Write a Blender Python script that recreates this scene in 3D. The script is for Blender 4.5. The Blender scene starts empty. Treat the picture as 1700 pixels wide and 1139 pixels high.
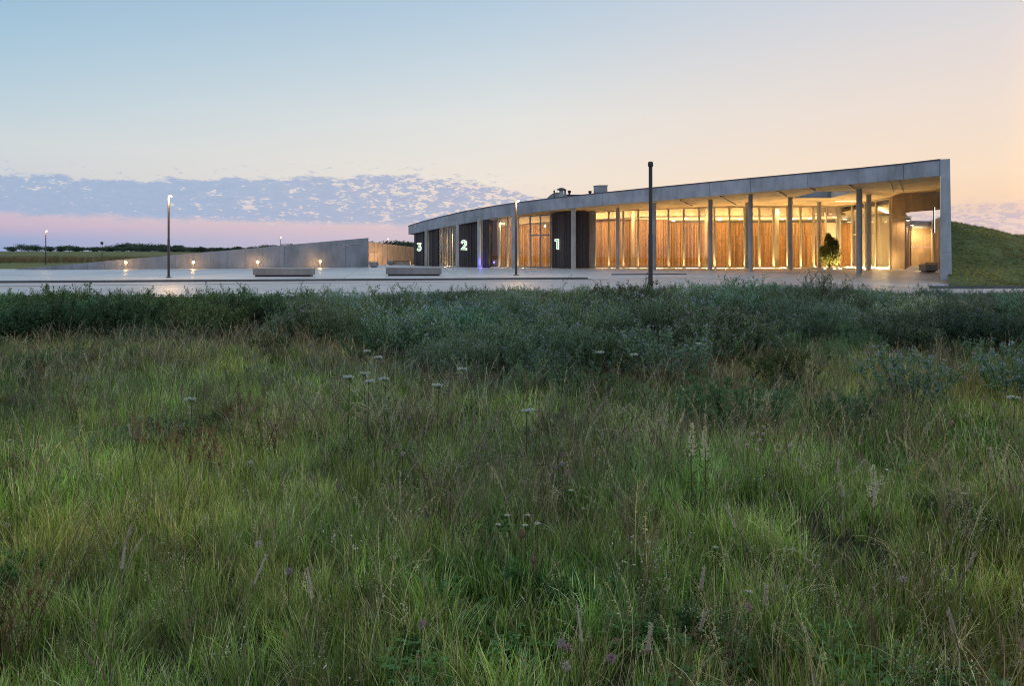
import bpy, bmesh, math, random
import numpy as np
from mathutils import Vector, Matrix, noise
from mathutils.geometry import delaunay_2d_cdt

random.seed(7)
rng = np.random.default_rng(7)
R = math.radians
F = 1322.0          # focal length in photo pixels
H0 = 1.58           # eye height over the plaza
HY = 417.0          # horizon row

scene = bpy.context.scene
# ------------------------------------------------------------------ camera
cd = bpy.data.cameras.new("camera")
cam = bpy.data.objects.new("camera", cd)
scene.collection.objects.link(cam)
cam.location = (0, 0, H0)
cam.rotation_euler = (R(90), 0, 0)
cd.sensor_width = 36
cd.lens = F / 1700 * 36
cd.shift_y = -(569.5 - HY) / 1700
cd.clip_start = 0.05
cd.clip_end = 9000
scene.camera = cam

# ------------------------------------------------------------------ node helper
def lin(c):
    return tuple(((v / 255) / 12.92 if v / 255 <= 0.04045 else ((v / 255 + 0.055) / 1.055) ** 2.4) for v in c) + (1,)

class N:
    def __init__(s, tree):
        s.t = tree; s.t.nodes.clear()
    def n(s, typ, **kw):
        nd = s.t.nodes.new(typ)
        for k, v in kw.items(): setattr(nd, k, v)
        return nd
    def put(s, sock, v):
        if isinstance(v, bpy.types.NodeSocket): s.t.links.new(v, sock)
        elif v is not None: sock.default_value = v
    def m(s, op, a, b=None, c=None, clamp=False):
        nd = s.n("ShaderNodeMath", operation=op, use_clamp=clamp)
        for i, v in enumerate((a, b, c)):
            if v is not None: s.put(nd.inputs[i], v)
        return nd.outputs[0]
    def mix(s, f, a, b, mode='MIX'):
        nd = s.n("ShaderNodeMix", data_type='RGBA', blend_type=mode)
        s.put(nd.inputs[0], f); s.put(nd.inputs[6], a); s.put(nd.inputs[7], b)
        return nd.outputs[2]
    def rng(s, v, a, b, c=0.0, d=1.0, smooth=True):
        nd = s.n("ShaderNodeMapRange")
        nd.interpolation_type = 'SMOOTHSTEP' if smooth else 'LINEAR'
        for i, q in enumerate((v, a, b, c, d)): s.put(nd.inputs[i], q)
        return nd.outputs[0]
    def noise(s, vec, scale, detail=4, rough=0.55, dist=0.0, out=0):
        nd = s.n("ShaderNodeTexNoise")
        if vec is not None: s.put(nd.inputs['Vector'], vec)
        nd.inputs['Scale'].default_value = scale; nd.inputs['Detail'].default_value = detail
        nd.inputs['Roughness'].default_value = rough; nd.inputs['Distortion'].default_value = dist
        return nd.outputs[out]
    def mapv(s, vec, scale=(1, 1, 1), loc=(0, 0, 0), rot=(0, 0, 0)):
        nd = s.n("ShaderNodeMapping"); s.put(nd.inputs[0], vec)
        nd.inputs['Scale'].default_value = scale; nd.inputs['Location'].default_value = loc
        nd.inputs['Rotation'].default_value = rot
        return nd.outputs[0]
    def ramp(s, f, stops):
        nd = s.n("ShaderNodeValToRGB"); s.put(nd.inputs[0], f)
        e = nd.color_ramp.elements
        while len(e) < len(stops): e.new(0.5)
        for i, (p, c) in enumerate(stops):
            e[i].position = p; e[i].color = c
        return nd.outputs[0]

# ------------------------------------------------------------------ world: twilight sky
world = bpy.data.worlds.new("World"); scene.world = world; world.use_nodes = True
w = N(world.node_tree)
tc = w.n("ShaderNodeTexCoord").outputs['Generated']
sx = w.n("ShaderNodeSeparateXYZ"); w.put(sx.inputs[0], tc)
X, Y, Z = sx.outputs
hyp = w.m('SQRT', w.m('ADD', w.m('MULTIPLY', X, X), w.m('MULTIPLY', Y, Y)))
hyp = w.m('MAXIMUM', hyp, 1e-4)
el = w.m('MAXIMUM', w.m('DIVIDE', Z, hyp), 0.0)
pos = w.m('DIVIDE', el, w.m('ADD', el, 0.35))
az = w.m('ARCTAN2', X, Y)
s_ = w.m('ADD', 0.5, w.m('MULTIPLY', 0.5, w.m('COSINE', w.m('SUBTRACT', az, R(50)))))
def stops(l): return [(p, lin(c)) for p, c in l]
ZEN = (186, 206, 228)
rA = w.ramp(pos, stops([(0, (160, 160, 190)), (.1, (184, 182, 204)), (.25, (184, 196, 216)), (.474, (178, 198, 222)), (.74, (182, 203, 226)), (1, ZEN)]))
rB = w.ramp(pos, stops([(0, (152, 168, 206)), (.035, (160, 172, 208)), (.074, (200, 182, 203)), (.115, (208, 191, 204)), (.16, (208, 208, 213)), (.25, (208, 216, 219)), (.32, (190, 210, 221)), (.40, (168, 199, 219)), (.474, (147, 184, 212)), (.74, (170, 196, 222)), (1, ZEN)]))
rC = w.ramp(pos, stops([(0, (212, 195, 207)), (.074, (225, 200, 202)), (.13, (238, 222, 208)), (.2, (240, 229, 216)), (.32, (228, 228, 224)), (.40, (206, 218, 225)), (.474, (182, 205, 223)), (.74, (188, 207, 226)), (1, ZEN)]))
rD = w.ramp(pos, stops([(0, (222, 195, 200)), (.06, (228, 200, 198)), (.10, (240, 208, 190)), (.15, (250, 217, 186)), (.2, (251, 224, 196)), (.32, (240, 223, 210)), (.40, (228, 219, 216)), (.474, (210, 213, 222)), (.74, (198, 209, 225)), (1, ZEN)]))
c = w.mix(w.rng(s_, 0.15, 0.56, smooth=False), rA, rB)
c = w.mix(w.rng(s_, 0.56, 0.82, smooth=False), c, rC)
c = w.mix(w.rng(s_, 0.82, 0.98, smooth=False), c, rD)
glow = w.m('MULTIPLY', w.rng(s_, 0.972, 1.0, smooth=True), w.m('SUBTRACT', 1.0, w.rng(el, 0.0, 0.45)))  # sunset glow added beyond the right edge to warm the grass
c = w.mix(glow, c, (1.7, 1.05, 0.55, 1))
# altocumulus sheet low over the horizon, laid out on a plane overhead
zc = w.m('MAXIMUM', Z, 0.012)
cv = w.n("ShaderNodeCombineXYZ")
w.put(cv.inputs[0], w.m('MULTIPLY', az, 34.0)); w.put(cv.inputs[1], w.m('MULTIPLY', el, 88.0))
cp = cv.outputs[0]
big = w.noise(cp, 0.22, 3, 0.5)
cells = w.noise(cp, 1.6, 7, 0.66, 0.4)
fine = w.noise(cp, 4.5, 4, 0.6)
ed = w.noise(cp, 0.9, 6, 0.7)
edv = w.m('MULTIPLY', w.m('SUBTRACT', ed, 0.5), 0.030)
elx = w.m('ADD', el, edv)
# band edges fall gently from left to right
azs = w.m('ADD', az, 0.57)
top = w.m('SUBTRACT', w.m('ADD', 0.082, w.rng(azs, 0.12, 0.42, 0, 0.0115)), w.rng(azs, 0.44, 0.78, 0, 0.052))
bot = w.m('SUBTRACT', 0.0405, w.m('MULTIPLY', azs, 0.019))
up = w.m('SUBTRACT', 1.0, w.rng(w.m('SUBTRACT', elx, top), -0.003, 0.0015))
lo = w.rng(w.m('SUBTRACT', w.m('ADD', el, w.m('MULTIPLY', edv, 0.8)), bot), -0.005, 0.006)
fade = w.m('SUBTRACT', 1.0, w.rng(az, 0.30, 0.60, 0, 0.55))
band = w.m('MULTIPLY', w.m('MULTIPLY', up, lo), fade)
cover = w.m('ADD', w.m('MULTIPLY', cells, 0.65), w.m('MULTIPLY', fine, 0.35))
thr = w.rng(azs, 0.12, 0.62, 0.575, 0.485, smooth=False)
thr = w.m('ADD', thr, w.m('MULTIPLY', w.m('SUBTRACT', big, 0.5), 0.18))
gap = w.rng(w.m('SUBTRACT', cover, thr), -0.004, 0.05)
cl = w.m('MULTIPLY', band, w.m('SUBTRACT', 1.0, w.m('MULTIPLY', gap, 0.92)))
ccol = w.mix(w.rng(azs, 0.15, 1.15, smooth=False), lin((165, 184, 212)), lin((206, 190, 200)))
ccol = w.mix(w.rng(cover, 0.35, 0.6), w.mix(0.35, ccol, lin((148, 170, 202))), ccol)
gcol = w.mix(w.rng(azs, 0.1, 0.8), lin((222, 214, 216)), lin((246, 222, 204)))
c = w.mix(w.m('MULTIPLY', w.m('MULTIPLY', band, gap), 0.75), c, gcol)
c = w.mix(w.m('MULTIPLY', cl, 0.93), c, ccol)
# loose wisps above the sheet
wis = w.rng(w.noise(cp, 1.6, 5, 0.7), 0.57, 0.66)
wb = w.m('MULTIPLY', w.rng(w.m('SUBTRACT', el, top), -0.002, 0.004), w.m('SUBTRACT', 1.0, w.rng(w.m('SUBTRACT', el, top), 0.006, 0.024)))
c = w.mix(w.m('MULTIPLY', w.m('MULTIPLY', wis, wb), 0.5), c, ccol)
b2_ = w.m('MULTIPLY', w.m('MULTIPLY', w.rng(el, 0.030, 0.036), w.m('SUBTRACT', 1.0, w.rng(w.m('ADD', el, edv), 0.050, 0.056))), w.rng(az, 0.40, 0.50))
c = w.mix(w.m('MULTIPLY', b2_, w.m('SUBTRACT', 0.62, w.m('MULTIPLY', w.rng(cover, 0.44, 0.52), 0.5))), c, lin((202, 186, 198)))
# ground-side of the sphere
c = w.mix(w.rng(Z, -0.05, -0.001), lin((70, 80, 85)), c)
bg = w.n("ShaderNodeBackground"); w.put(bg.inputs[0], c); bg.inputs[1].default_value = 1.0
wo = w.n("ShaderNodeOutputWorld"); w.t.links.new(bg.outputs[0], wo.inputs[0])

scene.view_settings.view_transform = 'Standard'
scene.view_settings.look = 'None'
scene.view_settings.exposure = 0.0
scene.view_settings.gamma = 1
scene.view_settings.use_curve_mapping = False
scene.cycles.use_denoising = True
scene.cycles.denoising_prefilter = 'FAST'
scene.cycles.filter_width = 1.05
scene.cycles.max_bounces = 8
scene.cycles.diffuse_bounces = 3
scene.cycles.glossy_bounces = 3
scene.cycles.transparent_max_bounces = 12
scene.cycles.transmission_bounces = 4
scene.cycles.sample_clamp_indirect = 4
scene.cycles.caustics_reflective = False
scene.cycles.caustics_refractive = False

# ------------------------------------------------------------------ helpers
C = scene.collection
def PX(px, D): return (px - 850) / F * D
def PZ(py, D): return H0 + (HY - py) / F * D
def P3(px, py, D): return Vector((PX(px, D), D, PZ(py, D)))
def ip(x, tab, k=1):
    return float(np.interp(x, [t[0] for t in tab], [t[k] for t in tab]))

def thing(name, label, cat, loc=(0, 0, 0), group=None, rotz=0):
    o = bpy.data.objects.new(name, None); C.objects.link(o)
    o.location = loc; o.rotation_euler = (0, 0, rotz); o.empty_display_size = 0.2
    o['label'] = label; o['category'] = cat
    if group: o['group'] = group
    return o
def tag(o, label=None, cat=None, group=None, kind=None):
    if label: o['label'] = label
    if cat: o['category'] = cat
    if group: o['group'] = group
    if kind: o['kind'] = kind
    return o
def mesh_obj(name, me, parent=None, world=True):
    o = bpy.data.objects.new(name, me); C.objects.link(o)
    if parent is not None:
        o.parent = parent
        if world:
            mm = Matrix.LocRotScale(parent.location, parent.rotation_euler, parent.scale)
            p = parent.parent
            if p is not None: mm = Matrix.LocRotScale(p.location, p.rotation_euler, p.scale) @ parent.matrix_parent_inverse @ mm if parent.type == 'EMPTY' else Matrix.Identity(4)
            if parent.type == 'EMPTY': o.matrix_parent_inverse = mm.inverted()
    return o

class MB:
    def __init__(s): s.v = []; s.f = []; s.c = []; s.sm = []
    def add(s, vs, fs, col=None, smooth=False):
        b = len(s.v); s.v += [tuple(v) for v in vs]
        for f in fs:
            s.f.append(tuple(i + b for i in f)); s.c.append(col); s.sm.append(smooth)
    def box(s, c, d, rz=0, col=None):
        cx, cy, cz = c; x, y, z = d[0] / 2, d[1] / 2, d[2] / 2
        ca, sa = math.cos(rz), math.sin(rz)
        vs = []
        for dz in (-z, z):
            for dx, dy in ((-x, -y), (x, -y), (x, y), (-x, y)):
                vs.append((cx + dx * ca - dy * sa, cy + dx * sa + dy * ca, cz + dz))
        s.add(vs, [(0, 3, 2, 1), (4, 5, 6, 7), (0, 1, 5, 4), (1, 2, 6, 5), (2, 3, 7, 6), (3, 0, 4, 7)], col)
    def wall(s, a, b, z0a, z1a, z0b, z1b, th, off=0.0, col=None):
        """prism over the ground line a-b; th goes to the left-hand normal (away from viewer for left->right lines)"""
        a = Vector(a[:2]); b = Vector(b[:2]); d = (b - a).normalized(); n = Vector((-d.y, d.x))
        a0 = a + n * off; b0 = b + n * off; a1 = a + n * (off + th); b1 = b + n * (off + th)
        vs = [(*a0, z0a), (*b0, z0b), (*b1, z0b), (*a1, z0a), (*a0, z1a), (*b0, z1b), (*b1, z1b), (*a1, z1a)]
        s.add(vs, [(0, 3, 2, 1), (4, 5, 6, 7), (0, 1, 5, 4), (1, 2, 6, 5), (2, 3, 7, 6), (3, 0, 4, 7)], col)
    def tube(s, pts, rad, n=8, col=None, cap=True, smooth=True):
        vs = []; fs = []
        pts = [Vector(p) for p in pts]
        if not hasattr(rad, '__len__'): rad = [rad] * len(pts)
        for i, p in enumerate(pts):
            d = (pts[min(i + 1, len(pts) - 1)] - pts[max(i - 1, 0)]).normalized()
            u = d.cross(Vector((0, 1, 0.013)));
            if u.length < .1: u = d.cross(Vector((1, 0, 0)))
            u.normalize(); v = d.cross(u)
            for k in range(n):
                a = 2 * math.pi * k / n
                vs.append(p + (u * math.cos(a) + v * math.sin(a)) * rad[i])
        for i in range(len(pts) - 1):
            for k in range(n):
                k2 = (k + 1) % n
                fs.append((i * n + k, i * n + k2, (i + 1) * n + k2, (i + 1) * n + k))
        s.add(vs, fs, col, smooth)
        if cap and n > 2:
            m = len(pts)
            s.add(vs[:n], [tuple(range(n))[::-1]], col); s.add(vs[(m - 1) * n:], [tuple(range(n))], col)
    def lathe(s, c, prof, n=20, col=None, smooth=True):
        vs = []; fs = []
        for r, z in prof:
            for k in range(n):
                a = 2 * math.pi * k / n
                vs.append((c[0] + r * math.cos(a), c[1] + r * math.sin(a), c[2] + z))
        for i in range(len(prof) - 1):
            for k in range(n):
                k2 = (k + 1) % n
                fs.append((i * n + k, i * n + k2, (i + 1) * n + k2, (i + 1) * n + k))
        s.add(vs, fs, col, smooth)
        s.add(vs[:n], [tuple(range(n))[::-1]], col); s.add(vs[-n:], [tuple(range(n))], col)
    def mesh(s, name, mat):
        me = bpy.data.meshes.new(name)
        me.from_pydata(s.v, [], s.f)
        if any(s.sm): me.polygons.foreach_set('use_smooth', s.sm)
        if any(c is not None for c in s.c):
            at = me.color_attributes.new('col', 'FLOAT_COLOR', 'CORNER')
            arr = np.ones((len(me.loops), 4), np.float32); k = 0
            for f, cc in zip(s.f, s.c):
                if cc is not None: arr[k:k + len(f), :3] = cc[:3]
                k += len(f)
            at.data.foreach_set('color', arr.ravel())
        if mat is not None:
            for m_ in (mat if isinstance(mat, (list, tuple)) else [mat]): me.materials.append(m_)
        me.validate(); me.update()
        return me
    def obj(s, name, mat, parent=None, bevel=0):
        o = mesh_obj(name, s.mesh(name, mat), parent)
        if bevel:
            b = o.modifiers.new('bevel', 'BEVEL'); b.width = bevel; b.segments = 2; b.limit_method = 'ANGLE'
        return o

def newmat(name):
    m = bpy.data.materials.new(name); m.use_nodes = True
    return m, N(m.node_tree)
def finish(n, bsdf):
    o = n.n("ShaderNodeOutputMaterial"); n.t.links.new(bsdf.outputs[0], o.inputs[0])
def principled(n, col, rough=0.6, bump=None, bs=0.3, bd=0.02, metal=0, spec=0.5):
    p = n.n("ShaderNodeBsdfPrincipled")
    n.put(p.inputs['Base Color'], col); n.put(p.inputs['Roughness'], rough)
    p.inputs['Metallic'].default_value = metal; p.inputs['Specular IOR Level'].default_value = spec
    if bump is not None:
        b = n.n("ShaderNodeBump"); b.inputs['Strength'].default_value = bs; b.inputs['Distance'].default_value = bd
        n.put(b.inputs['Height'], bump); n.t.links.new(b.outputs[0], p.inputs['Normal'])
    return p
def concrete(name, base, warm=0.0, board=None, rough=0.75, contrast=1.0, bscale=6.0):
    m, n = newmat(name)
    o = n.n("ShaderNodeTexCoord").outputs['Object']
    a = n.noise(o, 0.45, 5, 0.6); b = n.noise(n.mapv(o, (1, 1, 0.25)), 2.2, 6, 0.65); d = n.noise(o, 22, 4, 0.7)
    v = n.m('ADD', n.m('MULTIPLY', a, 0.5), n.m('ADD', n.m('MULTIPLY', b, 0.35), n.m('MULTIPLY', d, 0.15)))
    lo_ = tuple(x * (1 - 0.42 * contrast) for x in base) + (1,); hi = tuple(min(x * (1 + 0.3 * contrast), .9) for x in base) + (1,)
    col = n.mix(n.rng(v, 0.33, 0.67), lo_, hi)
    st = n.rng(n.noise(n.mapv(o, (1, 1, 0.06)), 1.7, 5, 0.6), 0.55, 0.75)
    col = n.mix(n.m('MULTIPLY', st, 0.16 * contrast), col, tuple(x * 0.45 for x in base) + (1,))
    h = n.m('ADD', v, n.m('MULTIPLY', d, 0.3))
    if board:
        wv = n.n("ShaderNodeTexWave", wave_type='BANDS', bands_direction=board, wave_profile='SAW')
        n.put(wv.inputs[0], o); wv.inputs['Scale'].default_value = bscale; wv.inputs['Distortion'].default_value = 0.6
        wv.inputs['Detail'].default_value = 3
        col = n.mix(n.m('MULTIPLY', n.rng(wv.outputs[1], 0.0, 0.15), 1.0), n.mix(0.75, col, tuple(x * .35 for x in base) + (1,)), col)
    finish(n, principled(n, col, rough, h, 0.35, 0.02))
    return m
def flat(name, col, rough=0.5, metal=0, var=0.15, scale=6):
    m, n = newmat(name)
    o = n.n("ShaderNodeTexCoord").outputs['Object']
    v = n.noise(o, scale, 4, 0.6)
    c_ = n.mix(v, tuple(x * (1 - var) for x in col) + (1,), tuple(min(1, x * (1 + var)) for x in col) + (1,))
    finish(n, principled(n, c_, rough, v, 0.08, 0.01, metal))
    return m
def emit(name, col, s):
    m, n = newmat(name); e = n.n("ShaderNodeEmission"); e.inputs[0].default_value = (*col, 1); e.inputs[1].default_value = s
    finish(n, e); return m
def wood(name, tint=(1, 1, 1)):
    m, n = newmat(name)
    o = n.n("ShaderNodeTexCoord").outputs['Object']
    at = n.n("ShaderNodeVertexColor"); at.layer_name = 'col'
    g = n.noise(n.mapv(o, (9, 9, 2.2)), 2.0, 6, 0.75)
    k = n.noise(n.mapv(o, (5, 5, 1.2)), 1.5, 3, 0.6)
    c_ = n.mix(n.rng(g, 0.3, 0.7), n.mix(1.0, at.outputs[0], (0.5, 0.45, 0.42, 1), 'MULTIPLY'), n.mix(1.0, at.outputs[0], (1.45, 1.4, 1.3, 1), 'MULTIPLY'))
    c_ = n.mix(n.rng(k, 0.55, 0.75, 0, .2), c_, (0.03, 0.02, 0.015, 1))
    finish(n, principled(n, c_, 0.65, g, 0.4, 0.01))
    return m
def glassmat(name, ior=1.5, tintc=(0.97, 0.98, 0.97)):
    m, n = newmat(name)
    fr = n.n("ShaderNodeFresnel"); fr.inputs[0].default_value = ior
    tr = n.n("ShaderNodeBsdfTransparent"); tr.inputs[0].default_value = (*tintc, 1)
    gl = n.n("ShaderNodeBsdfGlossy"); gl.inputs[1].default_value = 0.01
    geo = n.n("ShaderNodeNewGeometry")
    mx = n.n("ShaderNodeMixShader"); n.put(mx.inputs[0], n.m('MINIMUM', n.m('MULTIPLY', n.m('MULTIPLY', fr.outputs[0], 2.3), n.m('SUBTRACT', 1.0, geo.outputs['Backfacing'])), 1.0))
    n.t.links.new(tr.outputs[0], mx.inputs[1]); n.t.links.new(gl.outputs[0], mx.inputs[2])
    finish(n, mx); return m

M = {}
M['fascia'] = concrete('fascia_concrete', (0.36, 0.38, 0.415), contrast=0.85)
M['concrete'] = concrete('wall_concrete', (0.29, 0.305, 0.34), contrast=0.7)
M['pillar'] = concrete('end_wall_concrete', (0.44, 0.455, 0.48), contrast=0.7)
M['litconc'] = concrete('warm_concrete', (0.49, 0.365, 0.245), contrast=0.8)  # concrete with the tan of the warm lamp light put into its colour
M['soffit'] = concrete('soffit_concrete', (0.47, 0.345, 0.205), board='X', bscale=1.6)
M['bench'] = concrete('bench_concrete', (0.27, 0.25, 0.24), contrast=0.6)
M['benchtop'] = concrete('bench_top', (0.40, 0.38, 0.36), contrast=0.6)
M['column'] = concrete('column_concrete', (0.40, 0.40, 0.39), contrast=0.8)
M['dark'] = flat('dark_metal', (0.035, 0.035, 0.04), 0.4, 0.6)
M['pole'] = flat('pole_metal', (0.06, 0.055, 0.06), 0.45, 0.5)
M['frame'] = flat('frame_metal', (0.52, 0.47, 0.37), 0.4, 0.2)
M['doorframe'] = flat('door_frame_metal', (0.22, 0.23, 0.25), 0.4, 0.2)
M['flash'] = flat('zinc_flashing', (0.10, 0.10, 0.12), 0.5, 0.4)
M['zinc'] = flat('zinc_sheet', (0.36, 0.38, 0.40), 0.45, 0.5)
M['kerb'] = concrete('kerb_stone', (0.13, 0.12, 0.12), contrast=0.6)
M['plaster'] = flat('white_plaster', (0.75, 0.70, 0.58), 0.7)
M['floor'] = flat('interior_floor', (0.45, 0.40, 0.32), 0.35)
M['wood'] = wood('batten_wood')
M['glass'] = glassmat('window_glass', 1.5)
M['lamp'] = emit('lamp_glow', (1.0, 0.72, 0.42), 26)
M['bollamp'] = emit('bollard_glow', (1.0, 0.50, 0.14), 60)
M['panel'] = emit('ceiling_panel_glow', (1.0, 0.72, 0.36), 2.0)
M['white_on'] = emit('digit_rim_glow', (0.9, 1.0, 0.86), 1.5)
M['green_on'] = emit('digit_face_glow', (0.10, 0.62, 0.22), 0.9)
M['blue_on'] = emit('blue_glow', (0.12, 0.1, 1.0), 8)
M['stone'] = flat('white_pebble', (0.6, 0.55, 0.45), 0.8)
def paver():
    m, n = newmat('road_pavers')
    o = n.n("ShaderNodeTexCoord").outputs['Object']
    b = n.n("ShaderNodeTexBrick"); n.put(b.inputs[0], n.mapv(o, (1, 1, 1), rot=(0, 0, R(-12))))
    b.inputs['Scale'].default_value = 1.0; b.inputs['Brick Width'].default_value = 0.4; b.inputs['Row Height'].default_value = 0.2
    b.inputs['Mortar Size'].default_value = 0.012
    b.inputs[1].default_value = (0.53, 0.475, 0.455, 1); b.inputs[2].default_value = (0.45, 0.41, 0.395, 1); b.inputs[3].default_value = (0.16, 0.14, 0.14, 1)
    a = n.noise(o, 0.25, 5, 0.6)
    c_ = n.mix(n.rng(a, 0.35, 0.7, 0, 0.45), b.outputs[0], (0.38, 0.34, 0.33, 1))
    finish(n, principled(n, c_, n.rng(a, 0.3, 0.7, 0.36, 0.5), n.m('ADD', b.outputs[1], n.noise(o, 9, 3)), 0.15, 0.005))
    return m
def plazamat():
    m, n = newmat('plaza_slabs')
    o = n.n("ShaderNodeTexCoord").outputs['Object']
    b = n.n("ShaderNodeTexBrick"); n.put(b.inputs[0], n.mapv(o, (1, 1, 1), rot=(0, 0, R(-9))))
    b.offset = 0.0
    b.inputs['Scale'].default_value = 1.0; b.inputs['Brick Width'].default_value = 2.4; b.inputs['Row Height'].default_value = 1.2
    b.inputs['Mortar Size'].default_value = 0.022
    b.inputs[1].default_value = (0.53, 0.525, 0.535, 1); b.inputs[2].default_value = (0.45, 0.45, 0.46, 1); b.inputs[3].default_value = (0.15, 0.15, 0.16, 1)
    a = n.noise(o, 0.18, 5, 0.6)
    c_ = n.mix(n.rng(a, 0.35, 0.7, 0, 0.4), b.outputs[0], (0.39, 0.385, 0.40, 1))
    finish(n, principled(n, c_, n.rng(a, 0.3, 0.7, 0.34, 0.46)))
    return m
def groundmat():
    m, n = newmat('meadow_ground')
    o = n.n("ShaderNodeTexCoord").outputs['Object']
    a = n.noise(o, 0.6, 6, 0.6); b = n.noise(o, 9, 5, 0.7); far = n.noise(o, 0.02, 4)
    near = n.mix(n.rng(b, 0.35, 0.65), (0.03, 0.026, 0.018, 1), (0.05, 0.055, 0.022, 1))
    field = n.mix(n.rng(n.noise(n.mapv(o, (1, 4, 1)), 0.05, 6, .7), 0.4, 0.6), (0.12, 0.145, 0.055, 1), (0.19, 0.19, 0.08, 1))
    sp = n.n("ShaderNodeSeparateXYZ"); n.put(sp.inputs[0], o)
    c_ = n.mix(n.rng(sp.outputs[1], 40, 70), near, field)
    finish(n, principled(n, c_, 0.95, n.m('ADD', a, b), 0.8, 0.05, spec=0.1))
    return m
def lawnmat():
    m, n = newmat('mown_grass')
    o = n.n("ShaderNodeTexCoord").outputs['Object']
    a = n.noise(o, 0.5, 6, 0.65); b = n.noise(n.mapv(o, (1, 1, 3)), 7, 6, 0.75)
    c_ = n.mix(n.rng(n.m('ADD', n.m('MULTIPLY', a, .55), n.m('MULTIPLY', b, .45)), 0.36, 0.64), (0.075, 0.095, 0.038, 1), (0.22, 0.245, 0.10, 1))
    finish(n, principled(n, c_, 0.95, b, 1.0, 0.12, spec=0.1))
    return m
M['paver'] = paver(); M['plaza'] = plazamat(); M['ground'] = groundmat(); M['lawn'] = lawnmat()

# plant material: vertex colour x instance tint, thin-leaf translucency
def plantmat(name, trans=0.38, rough=0.55, inst=True, spec=0.2):
    m, n = newmat(name)
    at = n.n("ShaderNodeVertexColor"); at.layer_name = 'col'
    c_ = at.outputs[0]
    if inst:
        t = n.n("ShaderNodeAttribute"); t.attribute_type = 'INSTANCER'; t.attribute_name = 'tint'
        c_ = n.mix(1.0, c_, t.outputs[0], 'MULTIPLY')
    p = principled(n, c_, rough, spec=spec)
    tl = n.n("ShaderNodeBsdfTranslucent"); n.put(tl.inputs[0], c_)
    mx = n.n("ShaderNodeMixShader"); mx.inputs[0].default_value = trans
    n.t.links.new(p.outputs[0], mx.inputs[1]); n.t.links.new(tl.outputs[0], mx.inputs[2])
    finish(n, mx); return m
M['leaf'] = plantmat('grass_blade'); M['leaf1'] = plantmat('plant_leaf', inst=False)

# ------------------------------------------------------------------ terrain
def sst(t):
    t = np.clip(t, 0, 1); return t * t * (3 - 2 * t)
def drop(x, y):
    return -0.42 * sst((x - 9) / 17) * sst((62 - y) / 11) * sst((y - 28) / 10)
def vnoise(x, y, s, seed=0):
    """cheap smooth value noise, arrays in and out, -1..1"""
    r = np.random.default_rng(seed); g = r.uniform(-1, 1, (64, 64))
    u = x / s; v = y / s
    i = np.floor(u).astype(int); j = np.floor(v).astype(int); fu = sst(u - i); fv = sst(v - j)
    a = g[i % 64, j % 64]; b = g[(i + 1) % 64, j % 64]; c_ = g[i % 64, (j + 1) % 64]; d = g[(i + 1) % 64, (j + 1) % 64]
    return (a * (1 - fu) + b * fu) * (1 - fv) + (c_ * (1 - fu) + d * fu) * fv
def ground_z(x, y):
    x = np.asarray(x, float); y = np.asarray(y, float)
    near = 1 - sst((y - 26) / 4)
    z = -0.17 + drop(x, y) + near * (0.05 + 0.035 * vnoise(x, y, 1.3, 3) + 0.05 * vnoise(x, y, 4, 4))
    z = z + 0.17 * sst((y - 84) / 12) + 0.30 * sst((y - 130) / 120) + 0.75 * sst((y - 280) / 500)
    z = z + 0.55 * sst((-x / np.maximum(y, 1) - .35) / .2) * sst((y - 120) / 200)
    z = z + 1.3 * np.exp(-((x + 430) / 60) ** 2 - ((y - 640) / 60) ** 2)
    z = z - 3.0 * sst((y - 900) / 2000)
    return z
xs = np.unique(np.concatenate([np.linspace(-4000, -300, 16), np.linspace(-300, -60, 25), np.linspace(-60, 60, 121), np.linspace(60, 300, 25), np.linspace(300, 4000, 16), np.linspace(-12, 12, 97)]))
ys = np.unique(np.concatenate([np.linspace(-60, 0, 13), np.linspace(0, 16, 65), np.linspace(16, 130, 115), np.linspace(130, 900, 60), np.linspace(900, 5000, 20)]))
gx, gy = np.meshgrid(xs, ys); gz = ground_z(gx, gy)
def grid_mesh(name, gx, gy, gz, mat, smooth=True):
    h, w_ = gx.shape
    v = np.stack([gx.ravel(), gy.ravel(), gz.ravel()], 1)
    i, j = np.meshgrid(np.arange(h - 1), np.arange(w_ - 1), indexing='ij')
    a = (i * w_ + j).ravel(); f = np.stack([a, a + 1, a + w_ + 1, a + w_], 1)
    me = bpy.data.meshes.new(name); me.from_pydata(v.tolist(), [], f.tolist())
    me.polygons.foreach_set('use_smooth', [smooth] * len(f)); me.materials.append(mat); me.update()
    return me
o = mesh_obj('ground', grid_mesh('ground', gx, gy, gz, M['ground'])); o['kind'] = 'structure'

# kerb line between road and plaza
K0 = Vector((-27.1 - 33, 42.1 - 33 * .178)); K1 = Vector((PX(975, 48.0), 48.0))
def kerb_y(x): return 42.1 + (x + 27.1) * .178
# road (pavers) sheet
rx = np.linspace(-75, 75, 151)
def strip(name, mat, y0f, y1f, dz, ny=14, rx=rx):
    yy = []
    for t in np.linspace(0, 1, ny): yy.append(y0f(rx) * (1 - t) + y1f(rx) * t)
    gy = np.array(yy); gx = np.broadcast_to(rx, gy.shape).copy(); gz = drop(gx, gy) + dz
    if name == 'plaza': gz = gz - .096 * (1 - sst((gy - gy[0]) / 4.0)) * sst((gx - 3.6) / 1.2)
    o = mesh_obj(name, grid_mesh(name, gx, gy, gz, mat)); o['kind'] = 'structure'; return o
def near_road(x): return 27.8 + 0.0 * x + 0.11 * (x + 10)
def far_road(x): return np.where(x < 4.5, 42.0 + (x + 27.1) * .178 + .12, np.minimum(48 + (x - 4.5) * .5, 50.0) - sst((x - 15) / 11) * 5.2)
strip('road', M['paver'], near_road, far_road, -0.10)
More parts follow.
